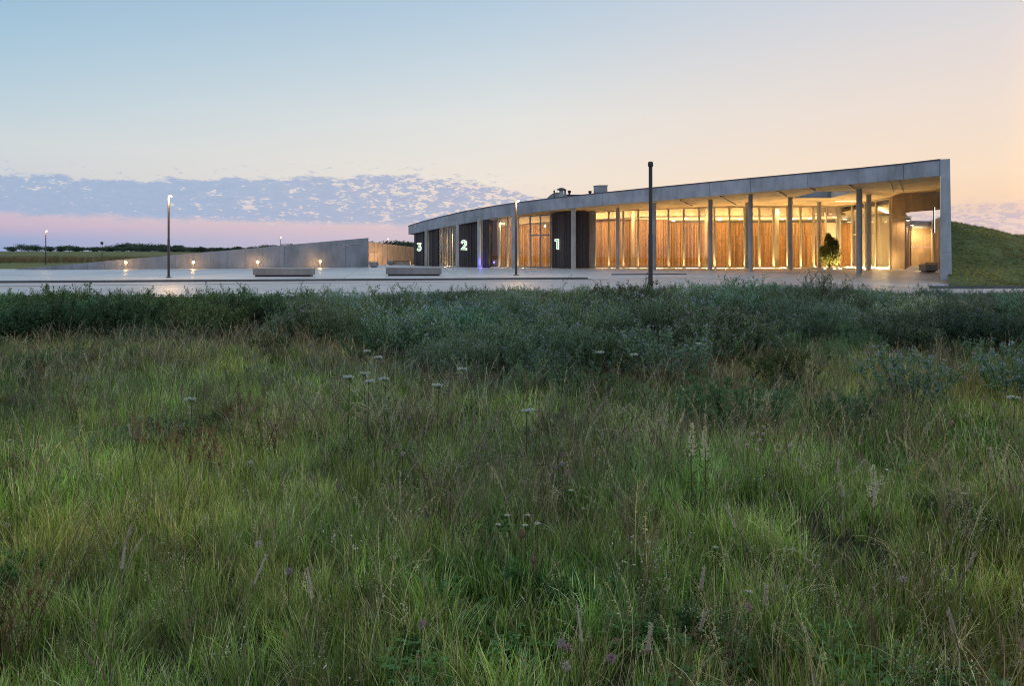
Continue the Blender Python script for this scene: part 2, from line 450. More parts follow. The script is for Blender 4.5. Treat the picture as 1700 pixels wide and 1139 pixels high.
# plaza sheet: from the kerb to the walls
def plaza_near(x): return np.where(x < 4.5, 42.1 + (x + 27.1) * .178, far_road(x) - 0.05)
px_ = np.linspace(-75, 44, 141)
strip('plaza', M['plaza'], plaza_near, lambda x: np.where(x < -36, 70.5 + 0 * x, 99 + 0 * x), 0.0, 60, px_)
# kerbs and drain lines
def line_strip(name, a, b, w_, z0, z1, mat, n=30, th=None):
    mb = MB(); a = Vector(a); b = Vector(b)
    for i in range(n):
        p = a.lerp(b, i / n); q = a.lerp(b, (i + 1) / n)
        dp = float(drop(p.x, p.y)); dq = float(drop(q.x, q.y))
        mb.wall(p, q, z0 + dp, z1 + dp, z0 + dq, z1 + dq, w_)
    o = mb.obj(name, mat); o['kind'] = 'structure'; return o
line_strip('kerb', (K0.x, K0.y - .02), (K1.x, K1.y - .35), 0.16, -0.14, 0.012, M['kerb'])
line_strip('kerb', (PX(1016, 52.8), 52.8), (PX(1140, 54.3), 54.3), 0.16, -0.03, 0.07, M['kerb'])
line_strip('drain_line', (-60, 27.9), (PX(1010, 46.3), 46.3), 0.14, -0.12, -0.092, M['kerb'])
line_strip('drain_line', (-40, 24.3), (12, 36.2), 0.12, -0.12, -0.092, M['kerb'])
line_strip('kerb', (PX(1545, 44.4), 44.4), (70, 48.5), 0.16, -0.2, 0.04, M['kerb'])

# ------------------------------------------------------------------ grass mound right of the end wall
WD = Vector(((1561 - 850) / F, 1.0))     # end wall runs back along this line
def wall_x(y): return WD.x * y
mu = np.concatenate([np.linspace(0, 30, 61), np.linspace(32, 90, 16)]); mv = np.concatenate([np.linspace(45.4, 75, 75), np.linspace(76, 130, 20)])
U, V = np.meshgrid(mu, mv)
xo = wall_x(V) + 0.50 + U
hh = np.interp(xo - 0.0, [27, 34, 35.6, 38.6, 41.8, 50, 62, 90, 140], [3.9, 3.95, 3.68, 2.9, 2.5, 1.4, .5, .1, 0])
mz = hh * sst((V - 46.5) / 17.5) ** 0.85
mz = mz + drop(xo, V) + 0.03 + (0.07 * vnoise(xo, V, 1.1, 9) + 0.10 * vnoise(xo, V, 3.3, 10)) * sst((V - 47) / 4)
o = mesh_obj('grass_mound', grid_mesh('grass_mound', xo, V, mz, M['lawn'])); o['kind'] = 'structure'
def mound_z(x, y):
    u = x - wall_x(y) - .5
    h_ = np.interp(x, [27, 34, 35.6, 38.6, 41.8, 50, 62, 90, 140], [3.9, 3.95, 3.68, 2.9, 2.5, 1.4, .5, .1, 0])
    return h_ * sst((y - 46.5) / 17.5) ** 0.85 + drop(x, y) + 0.03 + (0.07 * vnoise(x, y, 1.1, 9) + 0.10 * vnoise(x, y, 3.3, 10)) * sst((y - 47) / 4)

# ------------------------------------------------------------------ the pavilion
FT = [(678, 89, 375.5, 389), (700, 85.4, 368.5, 384.3), (735, 81.8, 359.5, 377.5), (775, 78.5, 350.5, 370), (820, 76.2, 342.5, 362),
      (860, 74.4, 336.5, 356), (900, 72.8, 331.5, 350.5), (940, 70.7, 327, 346), (1000, 68.3, 320.5, 340.5), (1080, 65.3, 312.5, 333.7),
      (1178, 61.9, 303, 325.3), (1246, 59.5, 296.5, 319), (1340, 56.4, 288, 311.3), (1426, 54, 280, 304), (1500, 51.9, 272.5, 297), (1560, 50.2, 265.5, 291)]
GT = [(687, 88, 388), (705, 87, 383.5), (733, 82.5, 376.5), (761, 80, 371.5), (800, 77.5, 366), (850, 76, 359.5), (905, 75.8, 355.8), (950, 75.5, 352),
      (1000, 75.5, 350), (1090, 75.5, 345.8), (1200, 75.5, 342.8), (1340, 76.5, 341.8), (1393, 78, 342.7), (1479, 70, 328)]
def gD(px): return ip(px, GT, 1)
def gTop(px): return PZ(ip(px, GT, 2), gD(px))
def gP(px): D = gD(px); return Vector((PX(px, D), D))
bld = thing('pavilion', 'long low concrete pavilion with sloping roof edge, glazed front and warmly lit rooms', 'building', (12, 72, 0))

front_t = [P3(a, t, d) for a, d, t, b in FT]; front_b = [P3(a, b, d) for a, d, t, b in FT]
dirF = (Vector(front_b[-1][:2]) - Vector(front_b[0][:2])).normalized()
for i in range(len(FT) - 1):
    a, b = front_t[i], front_t[i + 1]; a2, b2 = front_b[i], front_b[i + 1]
    d = (b - a).to_2d().normalized(); n_ = Vector((-d.y, d.x)); g = 0.012
    mb = MB(); A = a.to_2d() + d * g; B = b.to_2d() - d * g
    mb.wall(A, B, a2.z, a.z, b2.z, b.z, 0.30); mb.obj('fascia_panel', M['fascia'], bld)
    mb = MB(); mb.wall(A, B, a.z + .003, a.z + .075, b.z + .003, b.z + .075, 0.40, -0.05); mb.obj('roof_flashing', M['flash'], bld)
# roof end return at far left
mb = MB(); e0 = front_t[0]; mb.wall((e0.x + .6, e0.y + 8), (e0.x, e0.y + .01), front_b[0].z, e0.z - .01, front_b[0].z, e0.z - .01, 0.3); mb.obj('fascia_panel', M['fascia'], bld)

ZS = 6.3
hole = [(1314, 328, 70.3), (1357, 317, 62.5), (1421, 317, 62.5), (1379, 328.3, 70.3)]
holeP = [Vector((PX(a, d), d)) for a, b, d in hole]
endR = Vector((wall_x(70) - .02, 70))
sof_out = [(Vector(p[:2]) + Vector((.15, .25)), p.z) for p in front_b]
sof_out += [(endR, PZ(318, 70)), (Vector((PX(1502, 70.2), 70.2)), PZ(321, 70.2)), (gP(1479) + Vector((0, .1)), gTop(1479) + .02), (gP(1393) + Vector((0, .2)), gTop(1393) + .02)]
for px in (1340, 1200, 1090, 1000, 950, 905, 850, 800, 761, 733, 705, 687): sof_out.append((gP(px) + Vector((0, .25)), gTop(px) + .02))
def cdt_sheet(outer, holes, zoff=0):
    vs = [p for p, z in outer]; zs = [z for p, z in outer]; n0 = len(vs)
    edges = [(i, (i + 1) % n0) for i in range(n0)]
    for hp, hz in holes:
        b = len(vs); vs += hp; zs += hz; edges += [(b + i, b + (i + 1) % len(hp)) for i in range(len(hp))]
    ov, oe, of, orv, ore, orf = delaunay_2d_cdt([Vector(v) for v in vs], edges, [], 1, 1e-5)
    nz = []
    for k, v in enumerate(ov):
        nz.append(zs[orv[k][0]] if orv[k] else zs[min(range(len(vs)), key=lambda j: (vs[j] - v).length)])
    def inside(p, poly):
        c_ = False; n = len(poly); j = n - 1
        for i in range(n):
            if ((poly[i].y > p.y) != (poly[j].y > p.y)) and (p.x < (poly[j].x - poly[i].x) * (p.y - poly[i].y) / (poly[j].y - poly[i].y) + poly[i].x): c_ = not c_
            j = i
        return c_
    fs = []
    for f in of:
        cc = sum((ov[i] for i in f), Vector((0, 0))) / len(f)
        if any(inside(cc, hp) for hp, hz in holes): continue
        fs.append(tuple(f))
    return [(v.x, v.y, z + zoff) for v, z in zip(ov, nz)], fs
v_, f_ = cdt_sheet(sof_out, [(holeP, [6.28, 6.28, 6.3, 6.3])])
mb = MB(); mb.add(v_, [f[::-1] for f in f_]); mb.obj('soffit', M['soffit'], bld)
# soffit joints: thin dark grooves as shallow strips just under the soffit
# groove lines on soffit
def soffit_line(a, b, w_=0.035):
    a = P3(*a); b = P3(*b); d = (b - a).normalized(); n_ = Vector((-d.y, d.x, 0)).normalized() * w_
    mb = MB(); vs = [a - n_, b - n_, b + n_, a + n_]; lo_ = [v - Vector((0, 0, .03)) for v in vs]; hi = [v + Vector((0, 0, .05)) for v in vs]
    mb.add(lo_ + hi, [(0, 1, 2, 3), (4, 7, 6, 5), (0, 4, 5, 1), (1, 5, 6, 2), (2, 6, 7, 3), (3, 7, 4, 0)])
    mb.obj('soffit_joint', M['flash'], bld)

for a_, b_, c_, d_ in ((1129.5, 332.7, 1149.6, 341.8), (1196, 326, 1222, 340), (1290, 316.8, 1306, 326), (1346, 312, 1353, 316.5), (1410, 307, 1419, 313.5), (1476, 300.5, 1484, 319), (1492, 299, 1499.5, 317)):
    soffit_line((a_, b_, ip(a_, FT, 1) + .6), (c_, d_, ip(a_, FT, 1) + (7 if a_ < 1340 else 3 if a_ < 1420 else 11)))
# roof deck
dk = [(Vector(p[:2]) + Vector((.15, .25)), p.z - .05) for p in front_t] + [(endR, 7.2), (Vector((PX(1502, 70.2), 70.2)), 7.0), (Vector((45, 97)), 6.4), (Vector((-11, 99)), 4.6)]
v_, f_ = cdt_sheet(dk, [(holeP, [7.1] * 4)])
mb = MB(); mb.add(v_, f_); mb.obj('roof', M['flash'], bld)
# upstand round the opening
for i in range(4):
    a = holeP[i]; b = holeP[(i + 1) % 4]
    mb = MB(); mb.wall(a, b, 6.285, 7.12, 6.285, 7.12, 0.2, -0.2 if True else 0); mb.obj('roof_upstand', M['concrete'], bld)

# exterior round columns
cols = [(1426.5, 451.8, 307.0, 9.3), (1442.4, 448.4, 320.8, 8), (1360, 445.3, 337.5, 7), (1311.9, 447.3, 330.7, 7.4), (1246, 450.3, 319.8, 7),
        (1179.5, 447.9, 333.7, 7), (1239.7, 445.7, 338, 4.8), (1085.9, 447.7, 336, 6.3), (1025.8, 445.9, 345, 6.3), (952, 446.4, 349, 7.9),
        (852.5, 445.9, 357, 7), (795.5, 444.3, 367, 6.5), (707.5, 442.2, 382.5, 5), (759.5, 443.6, 371, 5)]
for px, yb, yt, wp in cols:
    D = H0 * F / (yb - HY); r = max(0.16, wp * D / F / 2); x = PX(px, D); zt = PZ(yt, D) + .25
    mb = MB(); mb.lathe((x, D, 0), [(r, -.02), (r, zt)], 24); mb.obj('column', M['column'], bld)
# interior columns
for px, wp in ((1050.8, 6), (1172, 5), (1289.8, 7)):
    D = 77.6; mb = MB(); mb.lathe((PX(px, D), D, 0), [(wp * D / F / 2, 0.03), (wp * D / F / 2, 5.9)], 20); mb.obj('column', M['litconc'], bld)

# glazing
def bay(p0, p1, kind='window', mat='frame', transom=None, split=None, fw=0.075, door=False):
    a = gP(p0); b = gP(p1); za, zb = gTop(p0) - .02, gTop(p1) - .02
    d = (b - a).normalized(); L = (b - a).length
    mb = MB(); mm = M[mat]
    def post(t, w_=fw, z0=0.0, z1=None):
        c_ = a + d * t; zz = (za + (zb - za) * t / L) if z1 is None else z1
        mb.wall(c_ - d * w_ / 2, c_ + d * w_ / 2, z0, zz, z0, zz, 0.16, -0.08)
    post(fw / 2); 
    post(L - fw / 2)
    A = a + d * fw; B = b - d * fw
    mb.wall(A, B, 0.003, 0.10, 0.003, 0.10, 0.12, -0.06)
    mb.wall(A, B, za - .10, za, zb - .10, zb, 0.12, -0.06)
    if transom:
        for z in transom: mb.wall(A, B, z, z + .12, z, z + .12, 0.12, -0.06)
    if split:
        for t in split: 
            c_ = a + d * (t * L); mb.wall(c_ - d * .07, c_ + d * .07, 0.10, za - .1, 0.10, zb - .1, 0.13, -0.065)
    fo = mb.obj(kind, mm, bld)
    gm = MB(); gm.wall(A, B, 0.10, za - .10, 0.10, zb - .10, 0.012, 0.0)
    g = gm.obj('pane', M['glass'], bld); g.parent = fo; g.matrix_parent_inverse = Matrix.Identity(4)
    g.matrix_parent_inverse = bld.matrix_parent_inverse
    return fo
def sub(o, parent):
    """hang a world-space mesh under a part of the pavilion"""
    o.parent = parent; o.matrix_parent_inverse = Matrix.Identity(4)
mull = [988, 1010.5, 1034.8, 1059.5, 1084.5, 1109.7, 1135, 1160.7, 1186, 1211, 1236, 1260.7, 1284, 1307, 1329, 1350.6, 1371, 1392]
for i in range(len(mull) - 1): bay(mull[i], mull[i + 1])
R_ = [1394.5, 1415, 1431, 1454.5, 1477]
bay(1394.5, 1415); 
bay(1415, 1436, 'door', 'frame', transom=[3.1], split=[.5]); bay(1436, 1454.5, 'door', 'frame', transom=[3.1], split=[.5]); bay(1454.5, 1478)
bay(813, 829.5); bay(829.5, 843.5); bay(843.5, 860.5); bay(860.5, 879)
bay(879.5, 915, 'door', 'doorframe', transom=[3.05], split=[.5], fw=.12)
LP = [731, 735.5, 740, 744.5, 749, 753, 757]
for i in range(6): bay(LP[i], LP[i + 1], fw=.04)
# light-catching door posts at the left part
def post_between(p0, p1, mat, z1off=0, name='jamb', doff=0, th=.3):
    mb = MB(); a = gP(p0) - Vector((0, doff)); b = gP(p1) - Vector((0, doff))
    mb.wall(a, b, 0.0, gTop(p0) + z1off, 0.0, gTop(p1) + z1off, th); return mb.obj(name, M[mat], bld)
post_between(710, 713, 'litconc'); post_between(727, 730.5, 'column'); post_between(799.5, 801.5, 'litconc', doff=.5); post_between(810.5, 813, 'column')
post_between(978.7, 987.4, 'column', doff=.35, name='wall_end', th=.8)
post_between(1389.3, 1394.3, 'column', th=.35); 

# dark batten clad blocks
def battens(a, b, z0, z1a, z1b, parent, base, vary=0.35, step=0.11, deep=0.06, name='batten', off=0.0, ends=True, joint=None):
    a = Vector(a[:2]); b = Vector(b[:2]); d = (b - a).normalized(); L = (b - a).length; n_ = int(L / step)
    mb = MB(); t = 0
    while t < L - 0.02:
        w_ = random.uniform(0.6, 1.3) * step; t2 = min(t + w_, L)
        p = a + d * (t + .006); q = a + d * (t2 - .006)
        pr = random.uniform(0, deep); z1 = z1a + (z1b - z1a) * t / L
        runs = [(z0, z1)]
        if joint and z0 < joint < z1: runs = [(z0, joint - .012), (joint + .012, z1)]
        for q0, q1 in runs:
            k = 1 + random.uniform(-vary, vary); h_ = random.uniform(-.06, .06)
            cc = (base[0] * k * (1 + h_), base[1] * k, base[2] * k * (1 - h_))
            mb.wall(p, q, q0, q1, q0, q1, deep + pr, off - pr, col=cc)
        t = t2
    o = mb.obj(name, M['wood'], parent); o['kind'] = 'stuff'; return o
DKW = (0.062, 0.052, 0.060)
def clad(p0, p1, D0, D1, yt0, yt1, base=DKW, depth=1.2):
    a = Vector((PX(p0, D0), D0)); b = Vector((PX(p1, D1), D1)); z0, z1 = PZ(yt0, D0), PZ(yt1, D1)
    mb = MB(); mb.wall(a, b, 0.0, z0, 0.0, z1, depth, .13); core = mb.obj('cladding_core', M['flash'], bld)
    battens(a, b, 0.06, z0 - .03, z1 - .03, bld, base)
    return a, b
clad(687.6, 705, 88, 86.2, 388, 383, depth=.8)
clad(713, 727, 85, 83, 381.5, 378, depth=.5)
c2 = clad(762.3, 792, 79.8, 78.5, 371.5, 367, depth=1.5)
clad(801.7, 810.5, 77.0, 76.7, 365.8, 364.5, depth=.6)
clad(817, 826, 77.3, 77.0, 365, 363.5, base=(0.17, 0.085, 0.045), depth=.2)
c1 = clad(915.7, 947.8, 74.9, 73.7, 354.0, 350.8, depth=1.0)
clad(956, 978.5, 74.6, 74.4, 351.3, 351.0, depth=1.0)

# interior: floor, ceiling, partitions, back wall
mb = MB(); mb.add([(gP(813).x, gP(813).y - .02, .012), (gP(1392).x, 75.3, .012), (33.6, 69.9, .012), (40, 80, .012), (45, 97, .012), (-11, 98.5, .012), (gP(705).x, 87.3, .012), (gP(757).x, 80.6, .012)], [tuple(range(8))]); mb.obj('floor', M['floor'], bld)
IW = (0.38, 0.205, 0.085)
def partition(p0, p1, D0, D1, yt, joint=None, base=IW):
    a = Vector((PX(p0, D0), D0)); b = Vector((PX(p1, D1), D1)); z0, z1 = PZ(yt, D0), PZ(yt, D1)
    mb = MB(); mb.wall(a, b, 0.02, z0, 0.02, z1, .25, .13); mb.obj('partition', M['plaster'], bld)
    battens(a, b, 0.04, z0 - .01, z1 - .01, bld, base, vary=.42, step=.09, joint=joint)
partition(826, 915, 80, 79.5, 372.6)
partition(985, 1107.8, 79.4, 79.4, 363.8)
partition(1108.2, 1212, 80.2, 80.2, 368.8)
partition(1212.3, 1372, 81, 81, 369.3, joint=3.2)
partition(1396, 1414, 82, 82, 370.3)
mb = MB(); mb.wall((PX(1372.2, 81), 81), (PX(1396, 81.5), 81.5), .02, 4.5, .02, 4.5, .2); mb.obj('partition', M['plaster'], bld)
# bulkhead behind the glass head and ceiling beyond
def CZ(px): return ip(px, [(680, 3.0), (740, 3.75), (813, 3.95), (900, 4.45), (1000, 4.75), (1100, 5.05), (1392, 5.15)])
bk = [733, 813, 900, 1000, 1100, 1200, 1340, 1392, 1420]
for i in range(1, len(bk) - 1):
    a = gP(bk[i]) + Vector((0, 2.6)); b = gP(bk[i + 1]) + Vector((0, 2.6))
    mb = MB(); mb.wall(a, b, CZ(bk[i]), gTop(bk[i]) + .3, CZ(bk[i + 1]), gTop(bk[i + 1]) + .3, .2); mb.obj('bulkhead', M['litconc'], bld)
    mb = MB(); a2 = Vector((a.x * 97 / a.y, 97)); b2 = Vector((b.x * 97 / b.y, 97))
    vs = [(a.x, a.y + .2, CZ(bk[i])), (b.x, b.y + .2, CZ(bk[i + 1])), (b2.x, 97, CZ(bk[i + 1])), (a2.x, 97, CZ(bk[i]))]
    mb.add(vs + [(v[0], v[1], v[2] + .1) for v in vs], [(0, 3, 2, 1), (4, 5, 6, 7)]); mb.obj('ceiling', M['plaster'], bld)
    # ceiling strip between glass and bulkhead
mb = MB(); mb.wall((-12, 98), (46, 97.2), 0, 4.5, 0, 6.3, .3); mb.obj('back_wall', M['plaster'], bld)
# right room behind the doors: ceiling, walls
mb = MB(); vs = [(32.0, 78.1, 5.35), (33.3, 70.3, 5.75), (34.4, 70.6, 5.75), (40, 80, 5.5), (45, 97, 5.4), (38, 97, 5.35)]
mb.add(vs + [(v[0], v[1], v[2] + .1) for v in vs], [(5, 4, 3, 2, 1, 0), (6, 7, 8, 9, 10, 11)]); mb.obj('ceiling', M['plaster'], bld)
mb = MB(); mb.wall((PX(1430, 84), 84), (PX(1513, 84), 84), 0.02, 5.3, .02, 5.3, .2); mb.obj('partition', M['plaster'], bld)
mb = MB(); mb.wall((PX(1420, 88), 88), (PX(1430, 84.2), 84.2), 0.02, 5.3, .02, 5.3, .2); mb.obj('partition', M['plaster'], bld)
# left rooms
mb = MB(); mb.wall(gP(728) + Vector((-1.5, 4)), gP(762) + Vector((0, 3)), 0, 3.7, 0, 4.0, .2); mb.obj('partition', M['plaster'], bld)
for p in (737, 746, 754):
    mb = MB(); a = gP(p) + Vector((0, 1.0)); mb.box((a.x, a.y, 1.9), (.16, .3, 3.7)); mb.obj('jamb', M['litconc'], bld)
mb = MB(); a = gP(792) + Vector((-.1, 3.5)); b = gP(800) + Vector((.6, 3.5)); mb.wall(a, b, 0, 4.3, 0, 4.4, .2); mb.obj('partition', M['column'], bld)
mb = MB(); mb.wall((gP(690).x - .3, 99), (gP(690).x - .1, 89), 0, 4.4, 0, 3.5, .3); mb.obj('back_wall', M['concrete'], bld)

# concrete block right of the doors, with recessed joints between its panels
blk = [(1481, 1487.7), (1488.1, 1502)]
for a_, b_ in blk:
    for z0, z1 in ((0.0, PZ(365.2, 69.8)), (PZ(364.6, 69.8), PZ(321.5, 69.8))):
        mb = MB(); mb.wall((PX(a_, 69.8), 69.8), (PX(b_, 69.8), 69.8), z0, z1, z0, z1, .3); mb.obj('wall_panel', M['litconc'], bld)
mb = MB(); mb.wall((PX(1502, 70.1), 70.1), (PX(1511, 83), 83), 0, 5.0, 0, 5.0, .3, 0); mb.obj('wall', M['litconc'], bld)
# deep beam over the passage
mb = MB(); mb.wall((PX(1502, 70.3), 70.3), (wall_x(70.3) - .02, 70.3), PZ(352.3, 70.3), PZ(318, 70.3), PZ(348, 70.3), PZ(317, 70.3), 1.0); mb.obj('beam', M['litconc'], bld)
# far wall of the passage, warm lit, panels with joints, thick coping slab above
gx0, gx1 = PX(1508, 84), PX(1545, 84)
for k in range(3):
    xa = gx0 + (gx1 - gx0) * k / 3; xb = gx0 + (gx1 - gx0) * (k + 1) / 3
    for z0, z1 in ((0, 2.0), (2.02, 4.0)):
        mb = MB(); mb.wall((xa + .01, 84), (xb - .01, 84), z0, z1, z0, z1, .3); mb.obj('wall_panel', M['litconc'], bld)
mb = MB(); mb.wall((gx0, 83.2), (gx1 + .1, 83.2), 4.0, 4.78, 4.0, 4.72, 1.2); mb.obj('coping_slab', M['concrete'], bld)

# end wall (tall pillar-like face seen end on) and its run back
ew = thing('end_wall', 'tall pale blue-grey concrete end wall carrying the high right end of the roof', 'wall', (27, 50.2, 0))
zt = PZ(264, 50.2); zb_ = PZ(464.5, 50.2)
fw_ = 14.2 * 50.2 / F
lev = [zb_, 1.55, 3.25, 4.95, zt]
A0 = Vector((wall_x(50.2), 50.2)); A1 = Vector((wall_x(70.3), 70.3))
dW = (A1 - A0).normalized(); nW = Vector((dW.y, -dW.x))
for i in range(4):
    mb = MB(); g = .006
    lean = lambda z: (zt - z) / zt * 0.10
    v0 = []
    for z in (lev[i] + g, lev[i + 1] - g):
        for p in (A0, A0 + nW * (fw_ + lean(z)), A1 + nW * (fw_ + lean(z)), A1): v0.append((p.x, p.y, z))
    mb.add(v0, [(0, 1, 2, 3)[::-1], (4, 5, 6, 7), (0, 1, 5, 4), (1, 2, 6, 5), (2, 3, 7, 6), (3, 0, 4, 7)])
    mb.obj('wall_panel', M['pillar'], ew)
mb = MB(); c_ = A0 + nW * .3 + dW * 1.0
mb.box((c_.x, c_.y, zb_ - .26), (fw_ + .16, 2.2, .51), rz=math.atan2(dW.y, dW.x) - R(90)); mb.obj('footing', M['litconc'], ew)
# lower wall further back
B1 = Vector((PX(1545, 84), 84))
for k in range(6):
    p = A1.lerp(B1, k / 6); q = A1.lerp(B1, (k + 1) / 6); dd = (q - p).normalized()
    for j, (lo_, hi0, hi1) in enumerate(((0, 2.0, 2.0), (2.02, 4.62 + .16 * k / 6, 4.62 + .16 * (k + 1) / 6))):
        mb = MB(); mb.wall(p + dd * .01, q - dd * .01, lo_, hi0, lo_, hi1, -.4); mb.obj('wall_panel', M['litconc'], ew)

# sign box on the inner face of the end wall, seen edge on
D = 51.2; sg = thing('sign_box', 'thin lit sign box fixed to the inner face of the end wall', 'sign', (wall_x(D) - .1, D, PZ(385, D)))
z0, z1 = PZ(385.4, D), PZ(343, D)
mb = MB(); mb.box((wall_x(D) + .02, D + .7, (z0 + z1) / 2), (.03, 1.3, z1 - z0), rz=-math.atan(WD.x)); mb.obj('back_tray', M['white_on'], sg)
mb = MB(); mb.box((wall_x(D) - .04, D + .70, (z0 + z1) / 2), (.07, 1.34, z1 - z0 + .02), rz=-math.atan(WD.x)); mb.obj('front_tray', M['dark'], sg)

# ------------------------------------------------------------------ roof equipment
def onroof(px): return ip(px, FT, 1)
D = 80
rv = thing('roof_vent', 'mushroom shaped metal roof vent with wide domed cap', 'roof vent', (PX(932, D), D, PZ(322, D)))
s_px = D / F
mb = MB(); mb.lathe((PX(932, D), D, PZ(328, D)), [(4.2 * s_px, 0), (3.6 * s_px, .1), (3.6 * s_px, 13.5 * s_px)], 20); mb.obj('neck', M['zinc'], rv)
mb = MB(); mb.lathe((PX(932, D), D, PZ(315.3, D)), [(3.2 * s_px, -.03), (8.0 * s_px, 0), (8.2 * s_px, .05), (6.4 * s_px, 2.0 * s_px), (3.5 * s_px, 3.4 * s_px), (.6 * s_px, 4.0 * s_px)], 24); mb.obj('cap', M['flash'], rv)
mb = MB(); mb.box((PX(938.5, D), D + .3, PZ(322, D)), (.2, .2, .9)); mb.obj('junction_box', M['zinc'], rv)
# arched roof lantern with ridge running right
rl = thing('roof_lantern', 'arched zinc clad roof lantern with long flat ridge behind the roof edge', 'roof lantern', (PX(925, 82), 82, PZ(331, 82)))
D = 82; pr = []
for t in np.linspace(0, 1, 15):
    px = 906 + 38 * t; y = 333 - 13.2 * math.sin(math.pi * min(max(t, 0), 1)) ** 0.8; pr.append(P3(px, y, D))
bot = [Vector((p.x, p.y, PZ(336, D))) for p in pr]
nb = len(pr); back = Vector((2.5, 6, 0.1))
mb = MB(); vs = pr + bot + [p + back for p in pr] + [p + back for p in bot]
fs = []
for i in range(nb - 1):
    fs.append((nb + i, nb + i + 1, i + 1, i)); fs.append((i, i + 1, 2 * nb + i + 1, 2 * nb + i))
mb.add(vs, fs); mb.obj('arched_shell', M['zinc'], rl)
mb = MB(); e = 1.35
for i in range(nb - 1):
    mb.tube([pr[i] - Vector((0, .03, 0)), pr[i + 1] - Vector((0, .03, 0))], .045, 6)
mb.obj('arch_trim', M['frame'], rl)
mb = MB(); mb.wall((PX(936, 83), 83), (PX(992, 83), 83), PZ(330, 83), PZ(322.6, 83), PZ(325, 83), PZ(322.8, 83), 3.0); mb.obj('ridge_box', M['flash'], rl)
# plant box
D = 79; pb = thing('rooftop_plant_box', 'boxy pale zinc rooftop unit standing above the roof edge', 'rooftop unit', (PX(998, D), D, PZ(324, D)))
a = Vector((PX(993.3, D), D)); b = Vector((PX(1008.4, D), D)); c_ = Vector((PX(987, D), D + .9)); zt_, zb2 = PZ(308.2, D), PZ(330, D)
nn = 7
for i in range(nn):
    p = a.lerp(b, i / nn); q = a.lerp(b, (i + 1) / nn); mb = MB(); mb.wall(p + Vector((.008, 0)), q - Vector((.008, 0)), zb2, zt_ - .04, zb2, zt_ - .04, .05, -.02); mb.obj('sheet_panel', M['zinc'], pb)
mb = MB(); vs = [(*a, zb2), (*b, zb2), (b.x, b.y + 2, zb2), (c_.x, c_.y, zb2), (*a, zt_), (*b, zt_), (b.x, b.y + 2, zt_), (c_.x, c_.y, zt_)]
mb.add(vs, [(0, 1, 5, 4), (1, 2, 6, 5), (2, 3, 7, 6), (3, 0, 4, 7), (4, 5, 6, 7)]); mb.obj('casing', M['zinc'], pb)
mb = MB(); mb.add([(v[0], v[1], v[2]) for v in [(a.x, a.y - .06, zt_), (b.x + .05, b.y - .06, zt_), (b.x + .05, b.y + 2, zt_), (c_.x - .05, c_.y, zt_), (a.x, a.y - .06, zt_ + .06), (b.x + .05, b.y - .06, zt_ + .06), (b.x + .05, b.y + 2, zt_ + .06), (c_.x - .05, c_.y, zt_ + .06)]],
                  [(0, 1, 5, 4), (1, 2, 6, 5), (2, 3, 7, 6), (3, 0, 4, 7), (4, 5, 6, 7), (0, 3, 2, 1)]); mb.obj('lid', M['flash'], pb)
for px, y0, y1, lab in ((945.3, 316, 324, 'black vent pipe just right of the mushroom roof vent'), (979.5, 316.5, 324, 'black vent pipe just left of the boxy rooftop unit'),
                        (1021, 317.5, 322, 'short black vent stub right of the boxy rooftop unit'), (920, 315.5, 323, 'thin rod left of the mushroom roof vent'), (814.3, 343.5, 346.5, 'tiny dark stub on the roof edge above the windows'),
                        (1276.5, 293, 297, 'tiny dark stub on the roof edge near the high end')):
    D = 80 if px < 1000 else ip(px, FT, 1) + 1.5
    vp = thing('vent_pipe', lab, 'vent pipe', (PX(px, D), D, PZ(y1, D)), 'vent pipes on the roof')
    r = .05 if px == 920 else .10
    zt2 = PZ(y0, D)
    mb = MB(); mb.lathe((PX(px, D), D, PZ(y1 + 6, D)), [(r, 0), (r, zt2 - PZ(y1 + 6, D) - .2)], 12); mb.obj('pipe', M['dark'], vp)
    mb = MB(); mb.lathe((PX(px, D), D, zt2), [(r * 1.1, -.24), (r * 1.7, -.18), (r * 1.7, -.04), (r * .8, 0)], 12); mb.obj('cap', M['dark'], vp)

